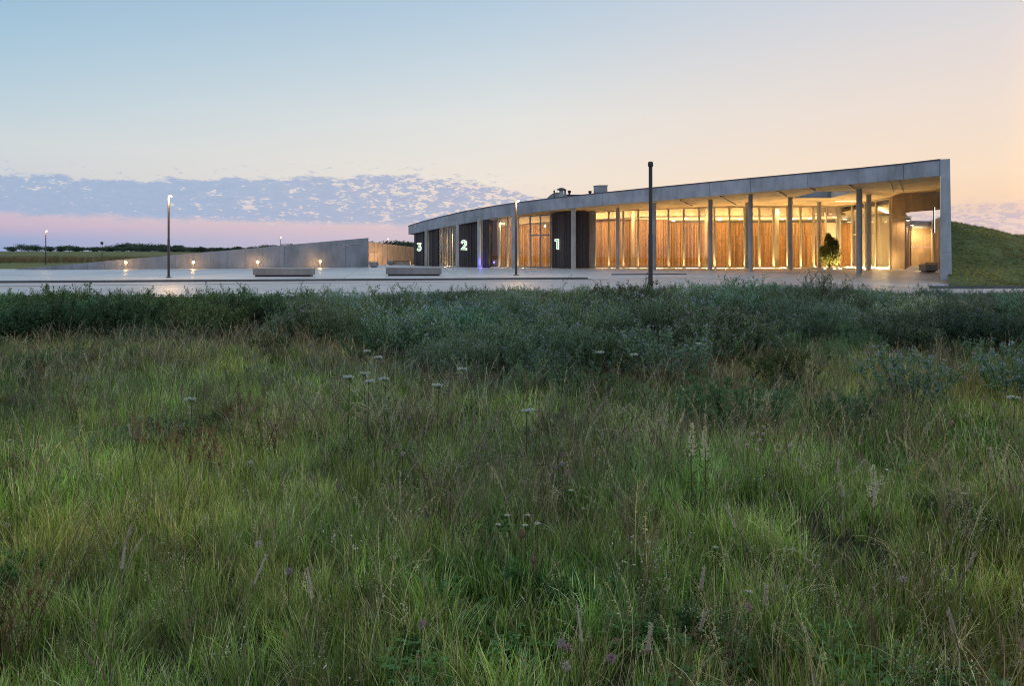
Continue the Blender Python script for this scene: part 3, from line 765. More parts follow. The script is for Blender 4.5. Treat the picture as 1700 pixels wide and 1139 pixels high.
# ------------------------------------------------------------------ number signs
def digit(ch, px, py, hp, D, face, label):
    p = P3(px, py, D); h_ = hp * D / F
    t = thing('number_sign', label, 'number sign', (p.x, p.y, p.z - h_ / 2), 'illuminated entrance numbers')
    path = {'1': [(-.20, .92), (.10, .92), (.10, 0)], '2': [(-.28, .78), (-.17, .92), (.03, .965), (.21, .88), (.27, .70), (.19, .50), (-.26, .09), (.34, .09)],
            '3': [(-.28, .91), (.25, .91), (-.03, .57), (.13, .54), (.27, .41), (.27, .22), (.12, .08), (-.08, .05), (-.30, .17)]}[ch]
    for nm, wd, y0, y1, mat in (('digit_body', .25, -.16, -.05, 'white_on'), ('digit_face', .10, -.175, -.165, 'green_on')):
        ps = [Vector((x * h_, (z - .0) * h_)) for x, z in path]; L_ = []; R2 = []; hw = wd * h_ / 2
        for i, q in enumerate(ps):
            d0 = (ps[i] - ps[i - 1]).normalized() if i else (ps[1] - ps[0]).normalized(); d1 = (ps[i + 1] - ps[i]).normalized() if i < len(ps) - 1 else d0
            if i == 0: q = q - d0 * hw * .5
            if i == len(ps) - 1: q = q + d0 * hw * .5
            nn_ = Vector((-(d0 + d1).y, (d0 + d1).x)).normalized(); k = 1 / max(.6, nn_.dot(Vector((-d0.y, d0.x))))
            L_.append(q + nn_ * hw * k); R2.append(q - nn_ * hw * k)
        mb = MB(); n0 = len(ps)
        vs = [(v.x, y0, v.y) for v in L_] + [(v.x, y0, v.y) for v in R2] + [(v.x, y1, v.y) for v in L_] + [(v.x, y1, v.y) for v in R2]
        fs = [(0, n0, 3 * n0, 2 * n0), (n0 - 1, 3 * n0 - 1, 4 * n0 - 1, 2 * n0 - 1)]
        for i in range(n0 - 1): fs += [(i, i + 1, n0 + i + 1, n0 + i), (2 * n0 + i, 3 * n0 + i, 3 * n0 + i + 1, 2 * n0 + i + 1), (i, 2 * n0 + i, 2 * n0 + i + 1, i + 1), (n0 + i, n0 + i + 1, 3 * n0 + i + 1, 3 * n0 + i)]
        mb.add(vs, fs); o = mb.obj(nm, M[mat], t); o.matrix_parent_inverse = Matrix.Identity(4)
    t.rotation_euler[2] = face
    return t
def ang(a, b): d = b - a; return math.atan2(d.y, d.x)
digit('1', 925.6, 405.3, 15.5, 74.55, ang(*c1), 'glowing white and green numeral 1 on dark timber by the double doors')
digit('2', 771.2, 407.1, 15, 79.4, ang(*c2), 'glowing white and green numeral 2 on the middle dark timber block')
digit('3', 697.2, 409.6, 12.6, 87.0, ang(c1[0], c1[1]) - .02, 'glowing white and green numeral 3 on the farthest left timber block')

# ------------------------------------------------------------------ low concrete wall on the left, panel by panel
lw = thing('concrete_ramp_wall', 'long low concrete wall rising wedge-like to the right behind the plaza', 'wall', (PX(320, 71.7), 71.7, 0))
WB = [(25, 67.4), (340, 72), (471.7, 74.6), (611.8, 79.4)]
WT = [(25, 447.3), (90, 440.7), (150, 436), (180, 432.6), (261, 426), (321, 420), (378.5, 415.5), (436, 410.6), (472, 407), (611.8, 394.8)]
jn = [25, 58, 87, 116, 145, 173, 202, 231, 261, 291, 321, 350, 378.5, 407, 436, 463, 472, 491.6, 519.5, 546.5, 573.6, 599.5, 611.8]
for i in range(len(jn) - 1):
    a_, b_ = jn[i], jn[i + 1]; Da, Db = ip(a_, WB), ip(b_, WB)
    a = Vector((PX(a_, Da), Da)); b = Vector((PX(b_, Db), Db)); d = (b - a).normalized() * .008
    za, zb3 = PZ(ip(a_, WT), Da), PZ(ip(b_, WT), Db)
    offp = random.uniform(-.006, .006)
    if a_ >= 546:
        s0 = PZ(407, Da)
        mb = MB(); mb.wall(a + d, b - d, 0, s0 - .01, 0, s0 - .01, .35, offp); mb.obj('wall_panel', M['concrete'], lw)
        mb = MB(); mb.wall(a + d, b - d, s0 + .01, za, s0 + .01, zb3, .35, offp); mb.obj('wall_panel', M['concrete'], lw)
    else:
        mb = MB(); mb.wall(a + d, b - d, 0, za, 0, zb3, .35, offp); mb.obj('wall_panel', M['concrete'], lw)
# tan wall behind
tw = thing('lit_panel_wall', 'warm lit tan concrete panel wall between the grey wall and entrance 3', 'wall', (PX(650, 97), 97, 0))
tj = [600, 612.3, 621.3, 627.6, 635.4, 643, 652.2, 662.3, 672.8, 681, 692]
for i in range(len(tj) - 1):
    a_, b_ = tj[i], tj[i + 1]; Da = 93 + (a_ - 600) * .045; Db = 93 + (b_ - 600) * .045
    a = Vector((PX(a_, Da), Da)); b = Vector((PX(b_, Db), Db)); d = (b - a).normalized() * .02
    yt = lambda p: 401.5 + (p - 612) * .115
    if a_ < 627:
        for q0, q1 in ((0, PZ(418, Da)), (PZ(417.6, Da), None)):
            mb = MB(); mb.wall(a + d, b - d, q0, q1 - .015 if q1 else PZ(yt(a_), Da), q0, q1 - .015 if q1 else PZ(yt(b_), Db), .3); mb.obj('wall_panel', M['litconc'], tw)
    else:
        mb = MB(); mb.wall(a + d, b - d, 0, PZ(yt(a_), Da), 0, PZ(yt(b_), Db), .3); mb.obj('wall_panel', M['litconc'], tw)
lt = bpy.data.materials  # noqa

# ------------------------------------------------------------------ benches
def bench(px0, px1, yb, hpx, label, dp=1.1, yaw=0.0, mat='bench', name='concrete_bench', D=None, group='block benches on the plaza'):
    D = D or H0 * F / (yb - HY); x0, x1 = PX(px0, D), PX(px1, D); h_ = hpx * D / F; cx = (x0 + x1) / 2; L = x1 - x0
    t = thing(name, label, 'bench', (cx, D + dp / 2, 0), group, yaw)
    mb = MB(); mb.box((0, 0, .05), (L - .24, dp - .2, .10)); o = mb.obj('plinth', M['dark'], t); o.matrix_parent_inverse = Matrix.Identity(4)  # plinth coloured dark to stand for the shadow gap under the seat
    mb = MB(); mb.box((0, 0, .10 + (h_ - .16) / 2), (L, dp, h_ - .16)); o = mb.obj('seat_block', M[mat], t, bevel=.012); o.matrix_parent_inverse = Matrix.Identity(4)
    mb = MB(); mb.box((0, 0, h_ - .03), (L + .01, dp + .01, .055)); o = mb.obj('seat', M['benchtop'], t, bevel=.01); o.matrix_parent_inverse = Matrix.Identity(4)
    return t
bench(419.6, 516.3, 459.3, 14, 'long concrete block bench left of centre on the plaza, in front of the grey wall', yaw=R(3))
bench(640.4, 731.4, 457.9, 14, 'long concrete block bench on the plaza in front of entrance 3', yaw=R(3))
bench(613, 625.5, 443.6, 8.8, 'short grey concrete block bench at the high end of the grey wall', dp=.9)
bench(1536.7, 1557, 451.6, 13, 'grey concrete block bench at the foot of the tall end wall', dp=1.0)
b2 = bench(643, 653, 439.3, 7, 'small grey concrete block bench against the warm lit panel wall', dp=.8, D=91)
b3 = bench(1543.2, 1556.5, 446, 10, 'pale bench half hidden behind the block bench in the passage', dp=.8, D=72, mat='litconc')
tb = thing('timber_bench', 'long low warm timber bench against the lit panel wall', 'bench', (PX(667, 91.5), 91.5, 0))
mb = MB(); x0, x1 = PX(653.3, 91.5), PX(681, 91.5)
mb.box(((x0 + x1) / 2, 91.5, .22), (x1 - x0, .5, .40)); mb.obj('base', M['litconc'], tb)
for k in range(4):
    mb = MB(); mb.box(((x0 + x1) / 2, 91.27 + .15 * k, .45), (x1 - x0, .13, .05), col=(.2, .11, .06)); mb.obj('slat', M['wood'], tb)

# ------------------------------------------------------------------ street lamps
def light(name, typ, loc, power, col, parent=None, **kw):
    l = bpy.data.lights.new(name, typ); l.energy = power; l.color = col
    for k, v in kw.items(): setattr(l, k, v)
    o = bpy.data.objects.new(name, l); C.objects.link(o); o.location = loc
    if parent is not None:
        o.parent = parent; o.location = Vector(loc) - parent.location if typ != '' else loc
    return o
WARM = (1.0, 0.62, 0.30)
def lamp(px, D, zb0, ztop, label, lit=True, r=.055, power=120, head=1):
    x = PX(px, D)
    t = thing('street_lamp', label, 'street lamp', (x, D, zb0), 'slim post lamps round the plaza')
    h_ = ztop - zb0
    def lo(mb, nm, mat): o = mb.obj(nm, M[mat], t); o.matrix_parent_inverse = Matrix.Identity(4); return o
    mb = MB(); mb.lathe((0, 0, 0), [(.19, 0), (.19, .03), (.11, .05)], 16); lo(mb, 'base_plate', 'dark')
    mb = MB(); mb.lathe((0, 0, .04), [(r * 1.15, 0), (r * 1.15, h_ * .45), (r * 1.0, h_ * .455), (r * .95, h_ - .2)], 14); lo(mb, 'pole', 'pole')
    if lit:
        mb = MB(); mb.tube([(0, 0, h_ - .17), (.06, -.02, h_ - .10), (.16, -.05, h_ - .08)], .04, 8); hd = lo(mb, 'lamp_head', 'pole')
        mb = MB(); mb.lathe((.14, -.06, h_ - .16), [(.03, -.06), (.075, -.03), (.085, .02), (.04, .06)], 14); o = lo(mb, 'lamp_lens', 'lamp'); o.parent = hd
        l = light('lamp_light', 'POINT', (0, 0, 0), power, WARM, t, shadow_soft_size=.12); l.location = (.14, -.25, h_ - .3)
    else:
        mb = MB(); mb.lathe((0, 0, h_ - .19), [(r * 1.2, 0), (r * 1.35, .04), (r * 1.35, .15), (r * .9, .19)], 14); hd = lo(mb, 'lamp_head', 'pole')
    return t
lamp(280, 47.4, 0, PZ(321, 47.4), 'tall lit post lamp left of centre on the plaza edge', power=520, r=.062)
lamp(856.8, 52.3, 0, PZ(329.5, 52.3), 'tall lit post lamp in front of the glazed front near the double doors', power=380, r=.062)
lamp(1080, 30, -.12, PZ(268, 30), 'tall unlit dark post lamp standing behind the weeds before the pavilion', lit=False, r=.075)
lamp(76, 98, 0, PZ(381.5, 98), 'lit post lamp on the lawn at far left', power=100)
lamp(465.3, 150, 0, PZ(392.5, 150), 'distant lit post lamp showing above the grey wall', power=60)
lamp(643.2, 170, 0, PZ(395.5, 170), 'distant lit post lamp above the warm lit panel wall', power=60)
t = thing('marker_pole', 'thin unlit pole in the field at far left', 'pole', (PX(169.5, 110), 110, 0))
mb = MB(); mb.lathe((PX(169.5, 110), 110, 0), [(.05, 0), (.04, PZ(405, 110))], 8); mb.obj('pole', M['pole'], t)
mb = MB(); mb.box((PX(169.2, 110), 110, PZ(403.5, 110)), (.3, .2, .35)); mb.obj('pole_head', M['dark'], t)
t = thing('radio_mast', 'thin mast on the far horizon at far left', 'mast', (PX(23, 600), 600, 0))
mb = MB(); mb.lathe((PX(23, 600), 600, 0), [(.3, 0), (.12, PZ(404, 600))], 6); mb.obj('mast_pole', M['dark'], t)

# bollard lights at the foot of the grey wall
def bollard(px, lab):
    D = ip(px, WB) - .9; x = PX(px, D); t = thing('bollard_light', lab, 'bollard light', (x, D, 0), 'bollard lights along the grey wall')
    def lo(mb, nm, mat): o = mb.obj(nm, M[mat], t); o.matrix_parent_inverse = Matrix.Identity(4); return o
    mb = MB(); mb.lathe((0, 0, 0), [(.055, 0), (.05, .52)], 12); lo(mb, 'post', 'frame')
    mb = MB(); mb.lathe((0, 0, .52), [(.085, 0), (.10, .05), (.10, .13), (.08, .17)], 14); hd = lo(mb, 'lamp_lens', 'bollamp')
    mb = MB(); mb.lathe((0, 0, .69), [(.10, 0), (.10, .03), (.05, .05)], 14); lo(mb, 'cap', 'dark')
    l = light('bollard_lamp', 'POINT', (0, 0, 0), 20, (1, .55, .2), t, shadow_soft_size=.05); l.location = (0, -.14, .6)
    l = light('bollard_lamp', 'POINT', (0, 0, 0), 7, (1, .55, .2), t, shadow_soft_size=.05); l.location = (0, .2, .6)
for px, lab in ((208.7, 'lit bollard farthest left, where the grey wall is lowest'), (321, 'lit bollard right of the tall post lamp, by the grey wall'), (428, 'lit bollard behind the left end of the long bench'), (531.6, 'lit bollard nearest the high end of the grey wall')): bollard(px, lab)

# wall spotlights in the passage
for k, (px, y, D, lab) in enumerate(((1507.5, 364, 69, 'upper spotlight bracketed off the concrete block by the passage'), (1514.5, 372.3, 75, 'lower spotlight bracketed in the passage, farther back'))):
    p = P3(px, y, D); t = thing('wall_spotlight', lab, 'spotlight', p, 'spotlights in the passage')
    mb = MB(); mb.box((p.x, p.y, p.z), (.22, .2, .14)); mb.obj('housing', M['dark'], t)
    mb = MB(); mb.tube([(p.x - .35, p.y + .1, p.z - .02), (p.x, p.y, p.z)], .025, 6); mb.obj('bracket', M['dark'], t)
    mb = MB(); mb.box((p.x, p.y, p.z - .09), (.16, .15, .03)); mb.obj('lamp_lens', M['lamp'], t)
    l = light('spot_lamp', 'AREA', (p.x, p.y, p.z - .14), 45, WARM, None, size=.2)

# ------------------------------------------------------------------ interior and canopy lighting
IC = (1.0, 0.68, 0.30)
def area(x, y, z, sx_, sy_, power, rot=(0, 0, 0), col=IC):  # serves room ceiling lamps, floor strips, wall washes and added fills
    l = bpy.data.lights.new('ceiling_lamp', 'AREA'); l.shape = 'RECTANGLE'; l.size = sx_; l.size_y = sy_; l.energy = power; l.color = col
    o = bpy.data.objects.new('ceiling_lamp', l); C.objects.link(o); o.location = (x, y, z); o.rotation_euler = rot; return o
for px in range(1000, 1380, 50):
    zc_ = gTop(px) - .25
    area(PX(px, gD(px) + .8), gD(px) + .8, min(zc_, 5.55), 1.6, .4, 190, rot=(R(32), 0, 0))
for px in (840, 870, 900):
    area(PX(px, 76.5), 76.5, 4.3, 1.2, .4, 110, rot=(R(32), 0, 0))
for px in range(1010, 1400, 65):      # unseen upward fills brightening the ceiling of the hall behind the partitions
    area(PX(px, 86), 86, 2.6, 5.0, 4.0, 330, rot=(R(180), 0, 0))
area(36.3, 78, 5.1, 2.0, 2.0, 520); area(PX(1440, 77), 77, 5.0, 1.2, 1.2, 260)
area(gP(744).x, gP(744).y + 1.8, 3.5, 1.6, .6, 160); area(gP(850).x, 86, 3.4, 3, 2, 160, rot=(R(180), 0, 0))  # first lights the left room, second is an unseen upward ceiling fill
# linear floor lights at the foot of the glass wash mullions and soffit
for i in range(len(mull) - 1):
    pm = (mull[i] + mull[i + 1]) / 2; g = gP(pm)
    mb = MB(); mb.box((g.x, g.y - .35, .012), (1.1, .05, .016)); mb.obj('floor_light', M['panel'], bld)
    area(g.x, g.y - .35, .03, 1.1, .05, 105 if pm > 1140 else 40, rot=(R(180 + 22), 0, 0))
for px in (740, 820, 836, 852, 870):
    g = gP(px); area(g.x, g.y - .35, .03, .6, .05, 13, rot=(R(180 + 20), 0, 0))
for px in (1405, 1425, 1445, 1466):
    g = gP(px); area(g.x - .3, g.y - .3, .03, .9, .05, 150, rot=(R(180 + 18), 0, 0))
area(PX(1490, 68.6), 68.6, .03, 1.0, .06, 70, rot=(R(180 - 12), 0, 0)); area(PX(1530, 62), 62, .03, 1.2, .06, 60, rot=(R(180), 0, 0))  # uplights added to brighten the concrete block, beam and right soffit end
for px, D in ((1490, 68.6), (1530, 62)):
    mb = MB(); mb.box((PX(px, D), D, .004 + float(drop(PX(px, D), D))), (1.0, .06, .02)); mb.obj('floor_light', M['panel'], bld)  # glowing strips for the two added uplights
# recessed ceiling luminaires
for px, D, z, sx_, sy_ in ((1412, 73.5, 5.95, 1.3, .5),):
    pass
for px, D in ((1138, 84), (1118, 90), (1195, 84), (1229, 86), (1195, 89), (1299, 87), (1318, 87), (1344, 86), (1052, 86), (1010, 88), (1403, 88)):
    x = PX(px, D); mb = MB(); mb.lathe((x, D, CZ(px) - .02), [(.16, -.03), (.18, .01)], 14); mb.obj('ceiling_light', M['lamp'], bld)
for k in range(7):
    px = 1461 + k * 2.1; y = 350 + k * 2.6; D = 73.5 + k * 1.1; x = PX(px, D)
    mb = MB(); mb.lathe((x, D, 5.45), [(.12, -.03), (.14, .01)], 12); mb.obj('ceiling_light', M['lamp'], bld)
p = P3(1407, 333.8, 71.5); mb = MB(); mb.box((p.x, p.y, p.z - .0), (1.7, 1.3, .04)); mb.obj('ceiling_light', M['panel'], bld)
# passage: warm wash on the far wall
area(PX(1528, 82.3), 82.3, 3.9, 1.4, .3, 190, rot=(R(25), 0, 0)); area(PX(1553, 66), 66, .3, .3, 1.2, 12, rot=(R(180), R(-25), 0))
# tan wall wash
for px in (618, 640, 662, 682): area(PX(px, 92), 91.6, .06, 1.2, .1, 70, rot=(R(180 - 32), 0, 0), col=(1, .6, .28))
# blue marker light at the open corner beside entrance 2
t = thing('blue_floor_light', 'small blue recessed floor light beside entrance 2', 'floor light', (PX(798, 76.6), 76.6, 0))
mb = MB(); mb.lathe((PX(798, 76.6), 76.6, 0.0), [(.10, 0), (.10, .03), (.06, .04)], 14); mb.obj('lens', M['blue_on'], t)
light('blue_lamp', 'POINT', (PX(798, 76.4), 76.0, .5), 26, (.12, .1, 1), None, shadow_soft_size=.1)

# ------------------------------------------------------------------ plant builders
def leafquad(mb, p, d, n_, L, W, col):
    """bent 2-segment leaf from p along d with normal hint n_"""
    s = d.cross(n_);
    if s.length < 1e-4: s = Vector((1, 0, 0))
    s.normalize(); m1 = p + d * L * .45 + n_ * L * .06; e = p + d * L - n_ * L * .05
    mb.add([p, m1 - s * W / 2, m1 + s * W / 2, e], [(0, 1, 2), (1, 3, 2)], col)
def rnd_dir(up=0.0):
    while True:
        v = Vector((random.uniform(-1, 1), random.uniform(-1, 1), random.uniform(-1, 1)))
        if .05 < v.length < 1: break
    v.normalize(); v.z += up; return v.normalized()
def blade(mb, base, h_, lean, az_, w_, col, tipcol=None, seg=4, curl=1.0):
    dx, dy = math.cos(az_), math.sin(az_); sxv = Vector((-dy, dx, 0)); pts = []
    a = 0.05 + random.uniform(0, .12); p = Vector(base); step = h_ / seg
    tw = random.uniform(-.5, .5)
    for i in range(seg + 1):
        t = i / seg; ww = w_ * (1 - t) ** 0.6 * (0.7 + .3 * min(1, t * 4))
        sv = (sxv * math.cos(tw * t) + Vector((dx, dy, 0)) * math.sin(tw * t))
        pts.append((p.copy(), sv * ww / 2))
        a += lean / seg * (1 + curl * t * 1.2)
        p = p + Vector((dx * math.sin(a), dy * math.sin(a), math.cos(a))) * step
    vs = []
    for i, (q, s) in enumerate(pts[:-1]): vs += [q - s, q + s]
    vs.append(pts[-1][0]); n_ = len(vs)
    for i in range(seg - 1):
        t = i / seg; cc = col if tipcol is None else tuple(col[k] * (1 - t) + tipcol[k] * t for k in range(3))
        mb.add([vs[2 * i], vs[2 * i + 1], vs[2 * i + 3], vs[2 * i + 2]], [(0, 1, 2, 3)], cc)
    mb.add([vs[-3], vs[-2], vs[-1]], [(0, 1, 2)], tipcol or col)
    return pts
G1 = (0.20, 0.31, 0.05); G2 = (0.12, 0.21, 0.05); G3 = (0.26, 0.33, 0.06); DRY = (0.56, 0.49, 0.27); DRY2 = (0.36, 0.28, 0.14); RED = (0.28, 0.11, 0.07)
def jit(c_, k=.38):
    f = 1 + random.uniform(-k, k); return (c_[0] * f * (1 + random.uniform(-.08, .08)), c_[1] * f, c_[2] * f * (1 + random.uniform(-.15, .15)))
src = bpy.data.collections.new('plant_sources')
def make_src(name, mb, mat, coll):
    me = mb.mesh(name, mat); o = bpy.data.objects.new(name, me); coll.objects.link(o); return o
def tuft(n_, hmin, hmax, w_, rad, dry=.12, lean=1.0, cols=(G1, G2, G3), drycols=(DRY, DRY2)):
    mb = MB()
    for _ in range(n_):
        r = rad * random.random() ** .7; a = random.uniform(0, 6.28)
        h_ = random.uniform(hmin, hmax); az_ = a + random.uniform(-1.3, 1.3)
        if random.random() < dry: c0 = jit(random.choice(drycols)); c1_ = jit(random.choice(drycols))
        else:
            c0 = jit(random.choice(cols)); c1_ = tuple(x * 1.45 for x in c0)  # tips painted lighter than the base, brightness put into the colour
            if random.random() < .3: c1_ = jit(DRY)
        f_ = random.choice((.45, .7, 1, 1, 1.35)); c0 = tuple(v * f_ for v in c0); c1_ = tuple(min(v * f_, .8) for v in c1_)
        blade(mb, (r * math.cos(a), r * math.sin(a), -.03), h_, random.uniform(.1, lean * .8), az_, w_ * random.uniform(.6, 1.3), c0, c1_, seg=4)
    return mb
def stalk(mb, base, h_, az_, lean, col, head='spike', w_=.0026):
    dx, dy = math.cos(az_), math.sin(az_); p = Vector(base); a = random.uniform(0, .15); pts = [p.copy()]; seg = 7
    for i in range(seg):
        p = p + Vector((dx * math.sin(a), dy * math.sin(a), math.cos(a))) * h_ / seg; pts.append(p.copy()); a += lean / seg * (0.4 + i * .28)
    mb.tube(pts, [w_ * (1 - .6 * i / seg) for i in range(seg + 1)], 3, col, cap=False)
    if head == 'spike':
        q0 = pts[-2]; d = (pts[-1] - pts[-2]).normalized(); L = random.uniform(.06, .12)
        hc = jit((0.33, 0.27, 0.19), .15)
        mb.tube([q0, q0 + d * L * .2, q0 + d * L * .7, q0 + d * L], [.001, .0045, .0042, .001], 5, hc)
        for _ in range(14):
            t = random.uniform(.1, 1); b = q0 + d * L * t; leafquad(mb, b, (d + rnd_dir() * .7).normalized(), rnd_dir(), .014, .003, jit(hc))
    elif head == 'panicle':
        d = (pts[-1] - pts[-2]).normalized()
        for _ in range(26):
            t = random.uniform(0, 1); i = seg - 2 + (1 if t > .5 else 0); b = pts[seg - 2].lerp(pts[seg], t)
            e = b + (d * .6 + rnd_dir() * .8).normalized() * random.uniform(.012, .04) * (1.1 - t * .6)
            leafquad(mb, b, (e - b).normalized(), rnd_dir(), (e - b).length, .0035, jit(col))
    elif head == 'arc':
        for _ in range(22):
            t = random.uniform(0, 1); b = pts[seg - 3].lerp(pts[seg], t); d = (pts[seg] - pts[seg - 3]).normalized()
            leafquad(mb, b, (d + rnd_dir() * .35).normalized(), rnd_dir(), .013, .0032, jit(col))
def dry_clump(n_, head, cols, hmin=.35, hmax=.65, rad=.12, lean=1.0):
    mb = MB()
    for _ in range(n_):
        a = random.uniform(0, 6.28); r = rad * random.random()
        stalk(mb, (r * math.cos(a), r * math.sin(a), -.02), random.uniform(hmin, hmax), random.uniform(0, 6.28), random.uniform(.2, lean), jit(random.choice(cols)), random.choice(head))
    return mb
def herb(n_, h_, L=.035, W=.016, cols=(G2,), spread=.16, leaves=16, flowers=None, fn=5, lean=.35, nodes=3):
    """bushy weed: branching stems carrying many small leaves"""
    mb = MB()
    for _ in range(n_):
        a = random.uniform(0, 6.28); r = spread * .5 * random.random(); hh_ = h_ * random.uniform(.65, 1.0)
        p0 = Vector((r * math.cos(a), r * math.sin(a), -.03)); tip = p0 + Vector((math.cos(a) * lean * hh_ * random.random() + random.uniform(-.05, .05), math.sin(a) * lean * hh_ * random.random() + random.uniform(-.05, .05), hh_))
        mid = p0.lerp(tip, .55) + Vector((0, 0, .04 * hh_))
        sc = jit((.07, .085, .04)); mb.tube([p0, mid, tip], [.0035, .0025, .001], 3, sc, cap=False)
        segs = [(p0, mid, .35), (mid, tip, 1.0)]
        for b in range(nodes):
            t = random.uniform(.35, .9); q = p0.lerp(mid, t * 1.8) if t < .55 else mid.lerp(tip, (t - .55) / .45)
            e = q + Vector((random.uniform(-1, 1), random.uniform(-1, 1), random.uniform(.6, 1.4))).normalized() * hh_ * random.uniform(.12, .26)
            mb.tube([q, e], [.0018, .0008], 3, sc, cap=False); segs.append((q, e, .8))
            if flowers and random.random() < .75:
                for _k in range(fn): 
                    fc = jit(random.choice(flowers), .15); pt = e + rnd_dir() * random.uniform(.004, .018); leafquad(mb, pt, rnd_dir(.5), rnd_dir(), .014, .012, fc)
        tot = leaves
        for (u, v, wt) in segs:
            for _k in range(int(tot * wt)):
                b = u.lerp(v, random.random() ** .8); d = rnd_dir(.25); k = random.uniform(.6, 1.25)
                leafquad(mb, b + d * .006, d, rnd_dir(.6), L * k, W * k, jit(random.choice(cols), .25))
        if flowers:
            for _k in range(fn): pt = tip + rnd_dir() * random.uniform(.004, .02); leafquad(mb, pt, rnd_dir(.5), rnd_dir(), .014, .012, jit(random.choice(flowers), .15))
    return mb
def lowleaf(n_):
    mb = MB()
    for _ in range(n_):
        a = random.uniform(0, 6.28); r = .16 * random.random() ** .5; h_ = random.uniform(.04, .16)
        p = Vector((r * math.cos(a), r * math.sin(a), h_)); k = random.uniform(.7, 1.3); cc = jit((.10, .22, .05), .3)
        for j in range(3):
            b = a + j * 2.1; d = Vector((math.cos(b), math.sin(b), random.uniform(-.1, .4))).normalized(); leafquad(mb, p, d, Vector((0, 0, 1)), .028 * k, .022 * k, cc)
    return mb

# source sets
colls = {}
def cset(name, items):
    c_ = bpy.data.collections.new(name); colls[name] = c_
    for i, mb in enumerate(items): make_src('%s_%02d' % (name, i), mb, M['leaf'], c_)
cset('tuft', [tuft(60, .12, .34, .0068, .13, .10) for _ in range(3)] + [tuft(60, .16, .42, .0052, .10, .22) for _ in range(3)] +
             [tuft(34, .14, .33, .0095, .09, .06, .95, cols=(G1, (0.11, .17, .03))) for _ in range(2)] + [tuft(75, .08, .22, .004, .14, .3) for _ in range(2)])
cset('drystalk', [dry_clump(9, ['arc', 'panicle'], (DRY, DRY2, (0.24, .17, .12))) for _ in range(3)] + [dry_clump(5, ['spike'], (DRY, G3), .35, .6, lean=.6) for _ in range(2)] +
                 [dry_clump(7, ['arc'], (DRY, (0.66, 0.58, 0.38)), .4, .7, lean=1.7) for _ in range(2)])
cset('sorrel', [dry_clump(14, ['panicle'], (RED, (0.16, .08, .05), DRY2), .2, .45, .14, .5) for _ in range(2)])
cset('lowleaf', [lowleaf(60) for _ in range(3)] + [herb(8, .22, .03, .014, ((.08, .16, .045),), .2, 14) for _ in range(2)])
BL = ((0.18, 0.28, 0.16), (0.12, 0.235, 0.09), (0.27, 0.35, 0.25)); LIL = ((.40, .37, .52), (.32, .32, .42), (.48, .46, .56))
cset('lucerne', [herb(12, .8, .030, .012, BL, .34, 22, LIL, 5, .55, 5) for _ in range(3)] + [herb(10, .85, .028, .010, BL, .3, 24, None, 0, .5, 6) for _ in range(3)])
DG = ((0.085, 0.18, 0.07), (0.12, 0.21, 0.08), (0.17, 0.26, 0.12)); WH = ((.55, .58, .52), (.45, .5, .45))
cset('leafweed', [herb(9, .66, .040, .020, DG, .32, 20, None, 0, .5, 5) for _ in range(2)] + [herb(7, .7, .034, .015, DG, .32, 13, WH, 2, .45, 5)] + [herb(8, .6, .042, .024, DG, .34, 15, WH, 2, .6, 3) for _ in range(1)] + [herb(6, .8, .03, .012, DG, .3, 7, None, 0, .4, 5) for _ in range(1)])

def bits(cols, h0, h1, n_, sz, fan):
    mb = MB()
    for _ in range(n_):
        a = random.uniform(0, 6.28); r = .10 * random.random(); p = Vector((r * math.cos(a), r * math.sin(a), -.02)); h_ = random.uniform(h0, h1); tip = p + Vector((random.uniform(-.06, .06), random.uniform(-.06, .06), h_))
        mb.tube([p, p.lerp(tip, .5) + Vector((.01, 0, 0)), tip], [.0016, .0014, .0009], 3, jit((.22, .2, .1)), cap=False)
        for k in range(fan):
            q = tip + Vector((random.uniform(-1, 1), random.uniform(-1, 1), random.uniform(-1.6, .6))) * .03; leafquad(mb, q, rnd_dir(.3), rnd_dir(), sz, sz * .75, jit(random.choice(cols), .25))
    return mb
cset('bits', [bits(((.55, .52, .42), (.42, .38, .28)), .25, .45, 5, .007, 16) for _ in range(2)] + [bits(((.62, .63, .58),), .2, .38, 4, .010, 5)] + [bits(((.30, .16, .12), (.36, .2, .14)), .3, .5, 6, .006, 26), bits(((.5, .5, .3),), .25, .4, 6, .006, 18)])
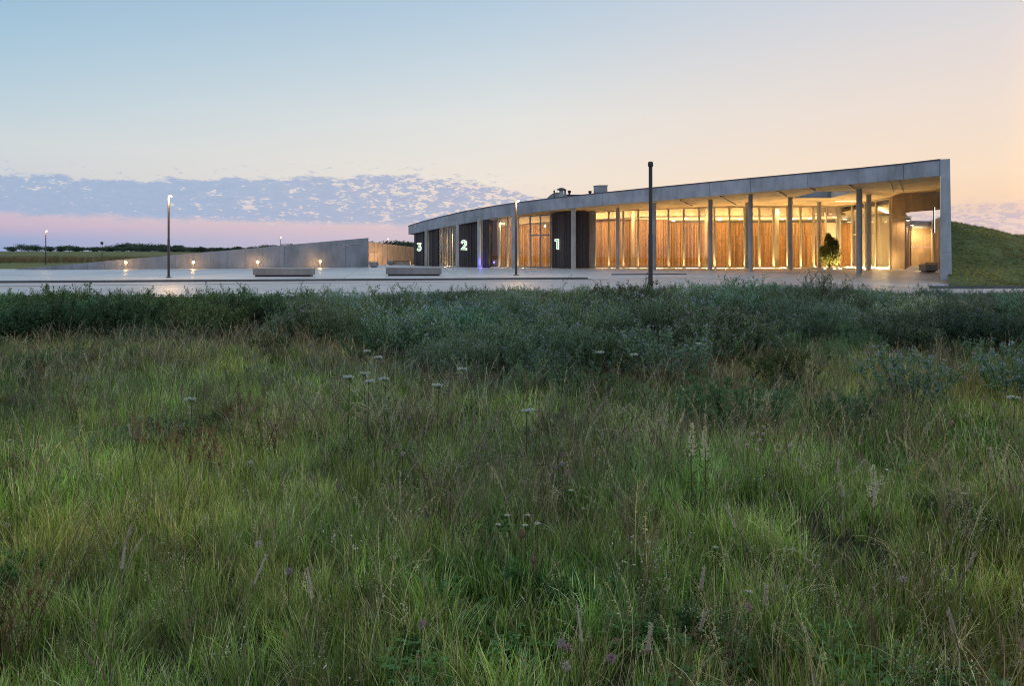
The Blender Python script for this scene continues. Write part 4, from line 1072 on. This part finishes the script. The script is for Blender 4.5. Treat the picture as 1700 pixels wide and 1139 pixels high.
def scatter(name, coll, x, y, z, scl, tint, idx, parent=None, tilt=.12):
    n_ = len(x)
    me = bpy.data.meshes.new(name); me.vertices.add(n_)
    me.vertices.foreach_set('co', np.stack([x, y, z], 1).astype(np.float32).ravel())
    rot = np.stack([rng.normal(0, tilt, n_), rng.normal(0, tilt, n_), rng.uniform(0, 6.283, n_)], 1).astype(np.float32)
    a = me.attributes.new('rot', 'FLOAT_VECTOR', 'POINT'); a.data.foreach_set('vector', rot.ravel())
    a = me.attributes.new('scl', 'FLOAT', 'POINT'); a.data.foreach_set('value', scl.astype(np.float32))
    a = me.attributes.new('idx', 'INT', 'POINT'); a.data.foreach_set('value', idx.astype(np.int32))
    tc_ = np.ones((n_, 4), np.float32); tc_[:, :3] = tint
    a = me.attributes.new('tint', 'FLOAT_COLOR', 'POINT'); a.data.foreach_set('color', tc_.ravel())
    me.update()
    ng = bpy.data.node_groups.new(name + '_nodes', 'GeometryNodeTree')
    ng.interface.new_socket('Geometry', in_out='INPUT', socket_type='NodeSocketGeometry'); ng.interface.new_socket('Geometry', in_out='OUTPUT', socket_type='NodeSocketGeometry')
    gi = ng.nodes.new('NodeGroupInput'); go = ng.nodes.new('NodeGroupOutput'); iop = ng.nodes.new('GeometryNodeInstanceOnPoints'); ci = ng.nodes.new('GeometryNodeCollectionInfo')
    ci.inputs[0].default_value = colls[coll]; ci.inputs['Separate Children'].default_value = True; ci.inputs['Reset Children'].default_value = True
    def na(nm, t):
        q = ng.nodes.new('GeometryNodeInputNamedAttribute'); q.data_type = t; q.inputs[0].default_value = nm; return q.outputs[0]
    L = ng.links.new
    L(gi.outputs[0], iop.inputs['Points']); L(ci.outputs[0], iop.inputs['Instance']); iop.inputs['Pick Instance'].default_value = True
    L(na('idx', 'INT'), iop.inputs['Instance Index'])
    e2r = ng.nodes.new('FunctionNodeEulerToRotation'); L(na('rot', 'FLOAT_VECTOR'), e2r.inputs[0]); L(e2r.outputs[0], iop.inputs['Rotation'])
    L(na('scl', 'FLOAT'), iop.inputs['Scale']); L(iop.outputs[0], go.inputs[0])
    o = mesh_obj(name, me); md = o.modifiers.new('scatter', 'NODES'); md.node_group = ng; o['kind'] = 'stuff'
    return o
def frustum_pts(n_, y0, y1, m=1.6, k=.70, pw=1.0):
    """area-uniform points in the wedge the camera sees, with a margin"""
    out = []
    yy = np.sqrt(rng.uniform(y0 ** 2, y1 ** 2, n_)) if pw == 1 else y0 + (y1 - y0) * rng.uniform(0, 1, n_) ** pw
    xx = rng.uniform(-1, 1, n_) * (k * yy + m)
    return xx, yy
def tints(n_, x, y, amt=.25, seed=1, warm=None):
    t = np.ones((n_, 3)); b = 1 + amt * vnoise(x, y, 1.7, seed) + .15 * rng.normal(0, 1, n_)
    h_ = .10 * vnoise(x, y, 2.9, seed + 5)
    t *= np.clip(b + .13 * rng.normal(0, 1, n_), .35, 1.9)[:, None]; t[:, 0] *= 1 + h_ * 1.6; t[:, 2] *= 1 - h_
    return t
def meadow_px(x, y): return 850 + F * x / y

# 1. grass
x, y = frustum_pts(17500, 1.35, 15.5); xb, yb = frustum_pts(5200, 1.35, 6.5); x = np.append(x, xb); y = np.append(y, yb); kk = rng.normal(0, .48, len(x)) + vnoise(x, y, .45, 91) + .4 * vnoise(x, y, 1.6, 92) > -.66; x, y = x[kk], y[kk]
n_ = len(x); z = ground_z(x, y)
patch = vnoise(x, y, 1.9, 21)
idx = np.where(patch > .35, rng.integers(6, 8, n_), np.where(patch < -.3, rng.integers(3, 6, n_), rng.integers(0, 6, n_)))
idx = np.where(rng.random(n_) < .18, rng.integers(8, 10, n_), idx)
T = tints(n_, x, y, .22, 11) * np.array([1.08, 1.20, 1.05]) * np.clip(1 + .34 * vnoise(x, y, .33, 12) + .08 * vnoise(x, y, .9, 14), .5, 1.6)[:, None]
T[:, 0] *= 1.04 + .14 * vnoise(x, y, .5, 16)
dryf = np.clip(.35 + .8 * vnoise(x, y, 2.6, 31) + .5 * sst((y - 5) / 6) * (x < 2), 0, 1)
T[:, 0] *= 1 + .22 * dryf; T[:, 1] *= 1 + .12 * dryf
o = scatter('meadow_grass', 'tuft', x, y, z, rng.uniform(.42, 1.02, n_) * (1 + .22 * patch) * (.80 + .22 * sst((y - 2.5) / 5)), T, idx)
tag(o, 'uncut green meadow grass filling the foreground', kind='stuff')
# 2. dry stalks
x, y = frustum_pts(3700, 1.6, 15.0); xb, yb = frustum_pts(1300, 1.5, 7); x = np.append(x, xb); y = np.append(y, yb); keep = vnoise(x, y, 1.6, 41) + .6 * rng.normal(0, .6, len(x)) + .7 * sst((y - 6) / 4) * (x < 0) > -.05; x, y = x[keep], y[keep]; n_ = len(x)
o = scatter('dry_grass_stalks', 'drystalk', x, y, ground_z(x, y), rng.uniform(.55, 1.05, n_) * (.78 + .22 * sst((y - 2.5) / 5)), tints(n_, x, y, .25, 13), rng.integers(0, 7, n_), tilt=.16)
tag(o, 'dry tan seed stalks arching through the meadow grass', kind='stuff')
x, y = frustum_pts(1200, 1.8, 15); keep = vnoise(x, y, 2.2, 51) > .32; x, y = x[keep], y[keep]; n_ = len(x)
o = scatter('sorrel_stalks', 'sorrel', x, y, ground_z(x, y), rng.uniform(.7, 1.2, n_), tints(n_, x, y, .2, 15), rng.integers(0, 2, n_))
tag(o, 'reddish brown sorrel stalks in patches of the meadow', kind='stuff')
x, y = frustum_pts(4200, 1.5, 15); keep = vnoise(x, y, 1.4, 61) > .2; x, y = x[keep], y[keep]; n_ = len(x)
o = scatter('meadow_clover_leaves', 'lowleaf', x, y, ground_z(x, y), rng.uniform(.5, .95, n_), tints(n_, x, y, .3, 17), rng.integers(0, 5, n_))
tag(o, 'low broad clover leaves between the grass tufts', kind='stuff')
# 3. tall weed belt
x, y = frustum_pts(8200, 9.0, 26.5, 2.0, .68)
pxx = meadow_px(x, y)
nearD = np.interp(pxx, [-200, 250, 500, 620, 760, 1050, 1200, 1400, 1700, 1900], [12.6, 12.9, 12.6, 11.6, 9.9, 9.8, 11.0, 12.3, 11.6, 11.0])
nearD = nearD + 1.0 * vnoise(x, y, 1.8, 71)
# the belt is made of rounded bushes: each has its own centre, radius, height and tint
bcx, bcy = frustum_pts(330, 9.8, 26.5, 2.0, .68); br = rng.uniform(.55, 1.35, 330); bh = rng.uniform(.72, 1.12, 330); bt = rng.normal(0, .26, 330); bhue = rng.normal(0, .10, 330)
hf = np.zeros(len(x)); bi = np.zeros(len(x), int)
for k in range(330):
    d2 = ((x - bcx[k]) ** 2 + (y - bcy[k]) ** 2) / br[k] ** 2; q = bh[k] * np.sqrt(np.clip(1.05 - d2, 0, 1)); up_ = q > hf; hf[up_] = q[up_]; bi[up_] = k
far_f = sst((y - 19) / 4)
hf = np.maximum(hf, .80 * far_f)
keep = (bcy[bi] > nearD) & (y > nearD - 1) & (hf > .30); keep |= (y > nearD + 3) & (rng.random(len(x)) < .18); x, y, pxx, hf, bi = x[keep], y[keep], pxx[keep], hf[keep], bi[keep]
lf = 1 / (1 + np.exp((pxx - 560 + 160 * vnoise(bcx[bi], bcy[bi], 2.5, 75)) / 60)) > np.abs(np.sin(bi * 12.9898) * 43758.5) % 1
hl = np.clip(.25 + .85 * hf, .3, 1.15)
# silhouette height wanted at the far edge
ts = np.interp(pxx, [0, 300, 560, 650, 800, 950, 1150, 1300, 1500, 1700], [487, 489, 490, 491, 478, 484, 474, 474, 482, 486])
ztop = H0 - (ts - HY) * y / F
hmax = np.clip(ztop - ground_z(x, y), .25, .98)
for nm, sel, cl_, k, base_h, lab in (('broadleaf_weeds', lf, 'leafweed', 5, .66, 'dense dark green broad-leaved weeds along the meadow edge at left'), ('lucerne_weeds', ~lf, 'lucerne', 6, .82, 'tall blue-green flowering weeds with lilac tips along the meadow edge')):
    xx, yy = x[sel], y[sel]; q = len(xx); s_l = np.minimum(hmax[sel] / base_h * rng.uniform(.78, 1.06, q), 1.15) * hl[sel]
    spike = rng.random(q) < .10; s_l = np.where(spike, s_l * 1.22, s_l)
    TT = tints(q, xx, yy, .12, 19) * np.clip(1 + bt[bi[sel]], .45, 1.7)[:, None]; TT[:, 0] *= 1.06 + bhue[bi[sel]]; TT[:, 2] *= .95 - bhue[bi[sel]] * .6
    o = scatter(nm, cl_, xx, yy, ground_z(xx, yy), s_l, TT, rng.integers(0, k, q), tilt=.1)
    tag(o, lab, kind='stuff')
x, y = frustum_pts(2600, 7.0, 15, 1.8, .69); pq = meadow_px(x, y)
nd = np.interp(pq, [-200, 250, 500, 620, 760, 1050, 1200, 1400, 1700, 1900], [12.6, 12.9, 12.6, 11.6, 9.9, 9.8, 11.0, 12.3, 11.6, 11.0])
keep = (rng.random(len(x)) < np.exp(-np.maximum(nd + .8 - y, 0) / 1.3)) & (y < nd + 1.5) & (vnoise(x, y, .9, 83) > -.1); x, y = x[keep], y[keep]
o = scatter('young_weeds', 'lucerne', x, y, ground_z(x, y), rng.uniform(.32, .68, len(x)), tints(len(x), x, y, .35, 85) * np.array([1.05, 1.05, .8]), rng.integers(0, 6, len(x)), tilt=.15)
tag(o, 'loose young green weeds thinning out in front of the tall weed belt', kind='stuff')
x, y = frustum_pts(3300, 1.7, 14.5); keep = vnoise(x, y, 1.2, 95) + rng.normal(0, .4, len(x)) > -.1; x, y = x[keep], y[keep]
o = scatter('meadow_seed_heads', 'bits', x, y, ground_z(x, y), rng.uniform(.7, 1.2, len(x)), tints(len(x), x, y, .2, 97), rng.integers(0, 5, len(x)), tilt=.2)
tag(o, 'fine pale seed heads and specks of blossom among the grass', kind='stuff')
# 4. rough dry grass at the field edge far left, and short grass on the mound
x = rng.uniform(-95, 0, 5200); y = rng.uniform(104, 122, 5200)
o = scatter('field_edge_grass', 'drystalk', x, y, ground_z(x, y), rng.uniform(1.1, 2.0, len(x)) , np.tile([.62, .52, .42], (len(x), 1)), rng.integers(0, 7, len(x)))
tag(o, 'band of tall brown grass at the edge of the far left field', kind='stuff')
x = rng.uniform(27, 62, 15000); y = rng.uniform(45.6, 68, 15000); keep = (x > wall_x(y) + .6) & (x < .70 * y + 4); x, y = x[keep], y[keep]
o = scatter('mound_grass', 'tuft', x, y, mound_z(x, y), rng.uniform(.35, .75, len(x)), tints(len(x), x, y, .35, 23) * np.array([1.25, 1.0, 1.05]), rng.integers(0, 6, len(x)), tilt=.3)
tag(o, 'short grass covering the mound beside the end wall', kind='stuff')

# ------------------------------------------------------------------ single plants that stand out
def gpos(px, py, h_):
    """ground point whose plant top of height h_ shows at px, py"""
    D = 5.0; h_ = h_ * 1.22
    for _ in range(8):
        z = float(ground_z(PX(px, D), D)) + h_; D = (H0 - z) * F / (py - HY)
    return Vector((PX(px, D), D, float(ground_z(PX(px, D), D))))
def where(px, py):
    col = 'far left' if px < 340 else 'left' if px < 640 else 'centre' if px < 1060 else 'right' if px < 1400 else 'far right'
    row = 'just below the weed belt' if py < 640 else 'in the upper meadow' if py < 745 else 'in the lower meadow' if py < 920 else 'close to the bottom edge'
    return ', %s %s' % (col, row)
def solo(name, label, cat, loc, group, parts, rz=None, scale=1.0):
    t = thing(name, label, cat, loc, group, random.uniform(0, 6.28) if rz is None else rz); t.scale = (scale * 1.22,) * 3
    for nm, me in parts:
        o = bpy.data.objects.new(nm, me); C.objects.link(o); o.parent = t
    return t
# wild carrot: stem + flat white umbel
def umbel(h_):
    st = MB(); st.tube([(0, 0, -.03), (.01, 0, h_ * .5), (0, .01, h_)], [.003, .0025, .0018], 5, (.08, .12, .05))
    for k in range(9):
        b = Vector((0, 0, h_ * random.uniform(.1, .7))); leafquad(st, b, rnd_dir(.3), rnd_dir(.6), .07, .012, jit(G2))
    hd = MB()
    for k in range(26):
        a = random.uniform(0, 6.28); r = .038 * random.random() ** .5; e = Vector((r * math.cos(a), r * math.sin(a), h_ + .022 - r * .15))
        hd.tube([(0, .01, h_ - .005), e], .0006, 3, (.1, .15, .06), cap=False)
        for j in range(5): leafquad(hd, e + rnd_dir() * .004, rnd_dir(.1), Vector((0, 0, 1)), .010, .009, jit((.62, .66, .58), .1))
    return [('stem', st.mesh('umbel_stem', M['leaf1'])), ('flower_head', hd.mesh('umbel_head', M['leaf1']))]
UM = [umbel(.5), umbel(.42)]
for i, (px, py, lab) in enumerate(((578.5, 633.5, 'white umbel flower at the left edge of the loose cluster below the weed belt'), (606, 626.5, None), (613, 635, None), (609, 593, 'highest of the white umbels in front of the weed belt'),
                    (627, 594, None), (638, 636, None), (726, 641.5, 'lone cream umbel right of the white cluster'), (767, 616, None), (1159, 573.5, 'lone white umbel standing before the right-hand weeds'), (316, 664, 'lone white umbel tilted in the left meadow'),
                    (876, 679, None), (1682, 667, 'white umbel close to the right edge of the meadow'), (1052, 589, None), (996, 594, None))):
    solo('wild_carrot', lab or 'small white umbel flower' + where(px, py), 'wildflower', gpos(px, py, .5 if i % 2 == 0 else .42), 'white umbel flowers in the meadow', UM[i % 2], scale=random.uniform(.95, 1.1))
def clover(h_, col):
    st = MB(); st.tube([(0, 0, -.03), (.008, 0, h_ * .5), (0, 0, h_)], [.002, .0018, .0014], 4, (.07, .11, .04))
    hd = MB()
    for k in range(50):
        d = rnd_dir(.15); leafquad(hd, Vector((0, 0, h_)) + d * .006, d, rnd_dir(), .013, .005, jit(col, .18))
    for k in range(6): leafquad(st, Vector((0, 0, h_ * random.uniform(.2, .6))), rnd_dir(.2), Vector((0, 0, 1)), .03, .02, jit(G2))
    return [('stem', st.mesh('clover_stem', M['leaf1'])), ('flower_head', hd.mesh('clover_head', M['leaf1']))]
CLV = [clover(.3, (.50, .30, .33)), clover(.26, (.58, .46, .46)), clover(.32, (.40, .25, .32))]
for i, (px, py) in enumerate(((1580, 689), (1604, 680), (1651, 660), (658.7, 725), (669, 740), (806, 726.6), (935, 739), (934, 756), (923, 757), (942.5, 767), (416.5, 754), (931, 1035), (943.6, 1045), (940, 1078), (1015, 1058), (191, 691), (430, 884), (480, 922), (1243, 980), (1500, 940), (700, 1005))):
    solo('clover_flower', 'small pink or mauve clover head' + where(px, py), 'wildflower', gpos(px, py, (.3, .26, .32)[i % 3]), 'clover heads in the meadow', CLV[i % 3], scale=.82)
def spike(h_, L, r, bend=.12):
    st = MB(); st.tube([(0, 0, -.03), (bend * .2, 0, h_ * .5), (bend, 0, h_)], [.002, .0017, .0014], 4, (.2, .17, .09))
    for k in range(4): blade(st, (0, 0, h_ * random.uniform(0, .3)), .2, .8, random.uniform(0, 6.28), .004, jit(DRY2), jit(DRY))
    hd = MB(); d = Vector((bend * .7, 0, h_ * .5)).normalized(); b0 = Vector((bend, 0, h_))
    hd.tube([b0, b0 + d * L * .1, b0 + d * L * .8, b0 + d * L], [r * .3, r * .8, r * .7, r * .2], 8, (.55, .46, .35))
    for k in range(120):
        q = b0 + d * L * random.random(); e = rnd_dir(); e = (e - d * e.dot(d)).normalized(); leafquad(hd, q + e * r * .6, (e + d * .8).normalized(), rnd_dir(), r * 1.3, .002, jit((.62, .53, .42)))
    return [('stem', st.mesh('spike_stem', M['leaf1'])), ('seed_head', hd.mesh('spike_head', M['leaf1']))]
SPK = [spike(.38, .075, .0042), spike(.33, .095, .0038, .16), spike(.42, .065, .0046, .05)]
for i, (px, py) in enumerate(((180, 928), (352, 943), (1259, 950), (1553, 885), (1685, 876), (1133, 935), (1622, 981), (1402, 752), (1417, 795), (1437, 822), (995, 1046), (1047, 1040), (1132, 966), (550, 965), (1378, 763), (1396, 785), (1355, 742), (235, 700), (1500, 720), (1290, 842), (1668, 745), (158, 860))):
    solo('seed_spike', 'pale furry seed spike on a straw-coloured stem' + where(px, py), 'grass spike', gpos(px, py, (.46, .44, .49)[i % 3]), 'furry grass seed spikes', SPK[i % 3])
# cream spikes (two side by side) and pale feathery one
def cream(h_):
    st = MB(); st.tube([(0, 0, -.03), (.01, 0, h_ * .5), (0, 0, h_)], [.004, .003, .0015], 5, (.16, .19, .06))
    for k in range(26): leafquad(st, Vector((0, 0, h_ * random.uniform(.1, .65))), rnd_dir(.5), rnd_dir(.6), .05, .009, jit((.15, .18, .05)))
    hd = MB()
    for k in range(230):
        t = random.random() ** .8; q = Vector((0, 0, h_ * (.62 + .38 * t))) + Vector((random.uniform(-1, 1), random.uniform(-1, 1), 0)) * .022 * (1.15 - t); leafquad(hd, q, rnd_dir(.3), rnd_dir(), .012, .009, jit((.68, .65, .42), .2))
    return [('stem', st.mesh('cream_stem', M['leaf1'])), ('flower_head', hd.mesh('cream_head', M['leaf1']))]
CR = cream(.45)
solo('cream_flower_spike', 'cream flower spike, left of the pair in the right half of the meadow', 'wildflower', gpos(1149, 704, .45), 'cream flower spikes', CR)
solo('cream_flower_spike', 'cream flower spike, right of the pair in the right half of the meadow', 'wildflower', gpos(1170, 709, .45), 'cream flower spikes', CR)
solo('cream_flower_spike', 'loose cream flower spike among seed spikes, lower right', 'wildflower', gpos(1450, 768, .42), 'cream flower spikes', CR, scale=.9)
def ball(h_, r):
    st = MB(); st.tube([(0, 0, -.03), (0, 0, h_)], [.002, .0015], 4, (.16, .14, .07))
    hd = MB(); hd.lathe((0, 0, h_), [(r * .2, 0), (r * .8, r * .35), (r, r), (r * .85, r * 1.8), (r * .4, r * 2.5)], 12, (.22, .16, .09))
    for k in range(60):
        d = rnd_dir(); leafquad(hd, Vector((0, 0, h_ + r * 1.2)) + Vector((d.x, d.y, d.z * 1.3)) * r * .9, d, rnd_dir(), .006, .004, jit((.27, .2, .12)))
    return [('stem', st.mesh('ball_stem', M['leaf1'])), ('seed_head', hd.mesh('ball_head', M['leaf1']))]
BA = ball(.27, .013)
solo('egg_seed_head', 'brown egg-shaped seed head, the larger left one in the centre foreground', 'seed head', gpos(866, 893, .30), None, BA, scale=1.1)
solo('egg_seed_head', 'yellowish egg-shaped seed head, the smaller right one in the centre foreground', 'seed head', gpos(886, 904, .30), None, BA, scale=.85)
# furry hare's-foot heads
HF = spike(.24, .018, .008, .02)
for i, (px, py) in enumerate(((1263, 707), (1268, 706), (1255, 719), (1263, 718), (1271, 720), (1267, 729), (1244, 739), (1256, 744), (1286, 747), (1311, 735), (1314, 738), (1295, 738))):
    solo('haresfoot_flower', 'small grey-pink furry flower head in the loose cluster right of the cream spikes', 'wildflower', gpos(px, py, .26), "furry flower heads", HF)
# chamomile
def daisy(h_):
    st = MB(); st.tube([(0, 0, -.03), (0, 0, h_)], [.0015, .0012], 4, (.07, .12, .04)); hd = MB()
    hd.lathe((0, 0, h_), [(.004, 0), (.005, .003), (.002, .007)], 8, (.5, .38, .03))
    for k in range(11): a = k * .571; leafquad(hd, Vector((0, 0, h_ + .001)), Vector((math.cos(a), math.sin(a), -.25)).normalized(), Vector((0, 0, 1)), .014, .005, (.65, .66, .66))
    return [('stem', st.mesh('daisy_stem', M['leaf1'])), ('flower_head', hd.mesh('daisy_head', M['leaf1']))]
DA = daisy(.25)
for px, py in ((842, 871), (827, 876), (876, 859), (872, 889), (892, 877), (1600, 824), (1188, 908), (1243, 979), (589, 811), (948, 824), (968, 827), (1115, 738), (60, 744), (45, 740), (30, 745), (68, 748), (38, 752), (16, 738)):
    solo('daisy_flower', 'tiny white daisy with yellow centre' + where(px, py), 'wildflower', gpos(px, py, .25), 'small daisies in the meadow', DA, scale=random.uniform(.8, 1.2))
# individual bushes in front of the belt
def bush(h_, wd, cols, fl=None, L=.03, W=.014, n_=26):
    mb = herb(n_, h_, L, W, cols, wd, 20, fl, 4, wd / h_ * .9, 5); return mb.mesh('bush_foliage', M['leaf1'])
YG = ((0.09, 0.125, 0.035), (0.06, 0.10, 0.035), (0.12, .13, .04))
BU = [bush(.62, .5, BL, LIL), bush(.55, .45, YG), bush(.5, .5, DG, None), bush(.7, .55, BL, LIL, n_=30)]
for px, py, k, s, lab in ((1293, 565, 1, 1.0, 'yellow-green bush standing alone before the right-hand weeds'), (1207, 612, 2, 1.1, 'dark leafy bush left of the lone yellow-green bush'), (1112, 535, 3, 1.0, 'bluish weed bush with lilac tips right of the centre'),
                          (1000, 545, 1, 1.1, 'rounded green bush just right of the middle of the weed belt'), (845, 498, 3, 1.15, 'big bluish bush with lilac flowers at the centre of the weed belt'), (632, 545, 2, 1.0, 'low dark green bush left of the big central bush'),
                          (60, 572, 2, .8, 'small dark bush in the pale grass at far left'), (1510, 572, 0, 1.0, 'bluish bush with lilac tips in the right meadow'), (1682, 560, 0, 1.05, 'weed bush at the right edge of the picture'),
                          (1415, 640, 2, .7, 'small dark tuft bush in the right-hand meadow'), (965, 600, 2, .8, 'low green bush below the rounded bush'), (455, 548, 1, .75, 'small yellow-green bush left of the centre')):
    solo('weed_bush', lab, 'bush', gpos(px, py, (.62, .55, .5, .7)[k] * s), 'weed bushes in front of the belt', [('foliage', BU[k])], scale=s)

# ------------------------------------------------------------------ shrub under the roof opening
D = 71.5; sx0 = PX(1377, D)
sh = thing('ornamental_shrub', 'round ornamental shrub lit from below under the roof opening', 'shrub', (sx0, D, 0))
mb = MB(); mb.tube([(sx0, D, 0), (sx0 + .05, D, .9), (sx0 - .05, D, 2.4)], [.07, .06, .03], 8, (.12, .08, .05))
for k in range(7):
    a = random.uniform(0, 6.28); mb.tube([(sx0, D, .3 + .2 * k), (sx0 + math.cos(a) * .6, D + math.sin(a) * .6, .9 + .25 * k)], [.03, .012], 5, (.12, .08, .05))
mb.obj('trunk', M['leaf1'], sh)
mb = MB()
lob = [(0, .75, .95, .72), (-.35, 1.2, .62, .6), (.4, 1.25, .62, .6), (0, 1.7, .62, .6), (-.05, 2.3, .45, .5), (-.12, 2.75, .28, .35), (.55, 1.9, .35, .4), (.62, 2.25, .16, .25), (-.62, 1.55, .3, .4), (.25, 2.4, .3, .35)]
for cx_, cz_, rx_, rz_ in lob:
    for k in range(int(2500 * rx_)):
        d = rnd_dir(); f = random.random() ** .5; q = Vector((sx0 + cx_ + d.x * rx_ * f, D + d.y * rx_ * f, cz_ + .12 + d.z * rz_ * f)) + rnd_dir() * .04
        leafquad(mb, q, rnd_dir(.2), rnd_dir(.3), .13, .055, jit(random.choice(((.10, .12, .035), (.15, .14, .04), (.07, .09, .03))), .3))
mb.obj('crown', M['leaf1'], sh)
for k, (dx, dy) in enumerate(((-.7, -.75), (.65, -.8), (0, -1.1))):
    t = thing('shrub_uplight', 'small recessed spotlight aimed up into the ornamental shrub', 'spotlight', (sx0 + dx, D + dy, 0), 'spotlights round the shrub')
    mb = MB(); mb.lathe((sx0 + dx, D + dy, 0), [(.08, .0), (.08, .04), (.05, .05)], 10); mb.obj('lens', M['lamp'], t)
    l = light('uplight', 'SPOT', (sx0 + dx, D + dy, .1), 420, (1, .68, .26), None, spot_size=R(95), spot_blend=.8, shadow_soft_size=.06)
    l.rotation_euler = (R(180 - 28), 0, R(0)); 
mb = MB()
for k in range(420):
    a = random.uniform(0, 6.28); r = random.uniform(.5, 2.6) ; q = Vector((sx0 - .3 + math.cos(a) * r * 1.15, D + .5 + math.sin(a) * r * .55, .04)); s = random.uniform(.03, .08)
    vs = [q + Vector((dx * s * random.uniform(.7, 1.2), dy * s * random.uniform(.7, 1.2), dz * s * .8)) for dx, dy, dz in ((1, 0, 0), (0, 1, 0), (-1, 0, 0), (0, -1, 0), (0, 0, 1), (0, 0, -1))]
    mb.add(vs, [(0, 1, 4), (1, 2, 4), (2, 3, 4), (3, 0, 4), (1, 0, 5), (2, 1, 5), (3, 2, 5), (0, 3, 5)])
o = mb.obj('pebble_bed', M['stone']); tag(o, 'bed of pale pebbles round the foot of the ornamental shrub', kind='stuff')

# ------------------------------------------------------------------ far tree line
M['farleaf'] = plantmat('far_foliage', .15, .8, inst=False, spec=.1)
def far_tree(seed, wd, ht):
    random.seed(seed); tr = MB(); tr.tube([(0, 0, -.5), (0, 0, ht * .35), (ht * .03, 0, ht * .75)], [.3, .22, .08], 6, (.06, .05, .04))
    for k in range(5): a = random.uniform(0, 6.28); tr.tube([(0, 0, ht * .3), (math.cos(a) * wd * .3, math.sin(a) * wd * .3, ht * .65)], [.14, .05], 5, (.06, .05, .04))
    cr = MB(); lobes = [(random.uniform(-.4, .4) * wd, random.uniform(-.3, .3) * wd, ht * random.uniform(.16, .72), random.uniform(.18, .3) * wd) for _ in range(15)] + [(0, 0, ht * .75, .2 * wd)]
    for lx, ly, lz, lr in lobes:
        for k in range(70):
            d = rnd_dir(.1); f = random.random() ** .3; q = Vector((lx, ly, lz)) + Vector((d.x * lr, d.y * lr, d.z * min(lr, ht * .26))) * f
            q.z = min(q.z, ht); leafquad(cr, q, rnd_dir(.2), rnd_dir(.4), .9, .6, jit(random.choice(((.09, .12, .085), (.11, .145, .085), (.07, .10, .075))), .3))  # leaf colours lightened in place of distance haze
    return tr.mesh('tree_trunk', M['farleaf']), cr.mesh('tree_crown', M['farleaf'])
FTs = [far_tree(100 + i, wd, ht) for i, (wd, ht) in enumerate(((12, 8), (9, 7), (16, 7.5), (7, 6), (14, 9)))]
random.seed(55)
prof = [(15, 412), (38, 406), (58, 408), (80, 411), (100, 409), (115, 408), (130, 412), (150, 411), (165, 412), (178, 409), (195, 408), (212, 406), (230, 407), (245, 406), (262, 405), (275, 408), (290, 409), (305, 411), (320, 410), (335, 411),
        (350, 411), (365, 411), (380, 413), (398, 411), (420, 410), (442, 406), (452, 407), (480, 407), (500, 408), (530, 406), (560, 405), (600, 403), (640, 402), (655, 402), (668, 402), (680, 403), (694, 404), (715, 405)]
for i, (px, yt) in enumerate(prof):
  for rep in range(3 if 150 < px < 340 or px > 630 else 2):
    D = random.uniform(560, 640); p = px + rep * 7 + random.uniform(-3, 3); x = PX(p, D); zg = float(ground_z(x, D)); k = random.randrange(5)
    ht = max(3.5, (PZ(yt, D) - zg) * (random.uniform(1.0, 1.35) if rep == 0 else random.uniform(.6, 1.0))); base_h = (8, 7, 7.5, 6, 9)[k]; s = ht / base_h
    pos_w = 'at the far left end' if p < 140 else 'above the lawn lamp and the field' if p < 340 else 'showing over the grey wall' if p < 600 else 'behind the lit panel wall'
    t = thing('distant_tree', 'dark rounded tree in the far tree line ' + pos_w, 'tree', (x, D, zg), 'trees of the far tree line ' + pos_w, random.uniform(0, 6.28)); t.scale = (s * 1.7, s * 1.7, s)
    for nm, me in (('trunk', FTs[k][0]), ('crown', FTs[k][1])):
        o = bpy.data.objects.new(nm, me); C.objects.link(o); o.parent = t
# low hedge mass under the tree line
x = rng.uniform(-480, -60, 2600); y = rng.uniform(560, 660, 2600)
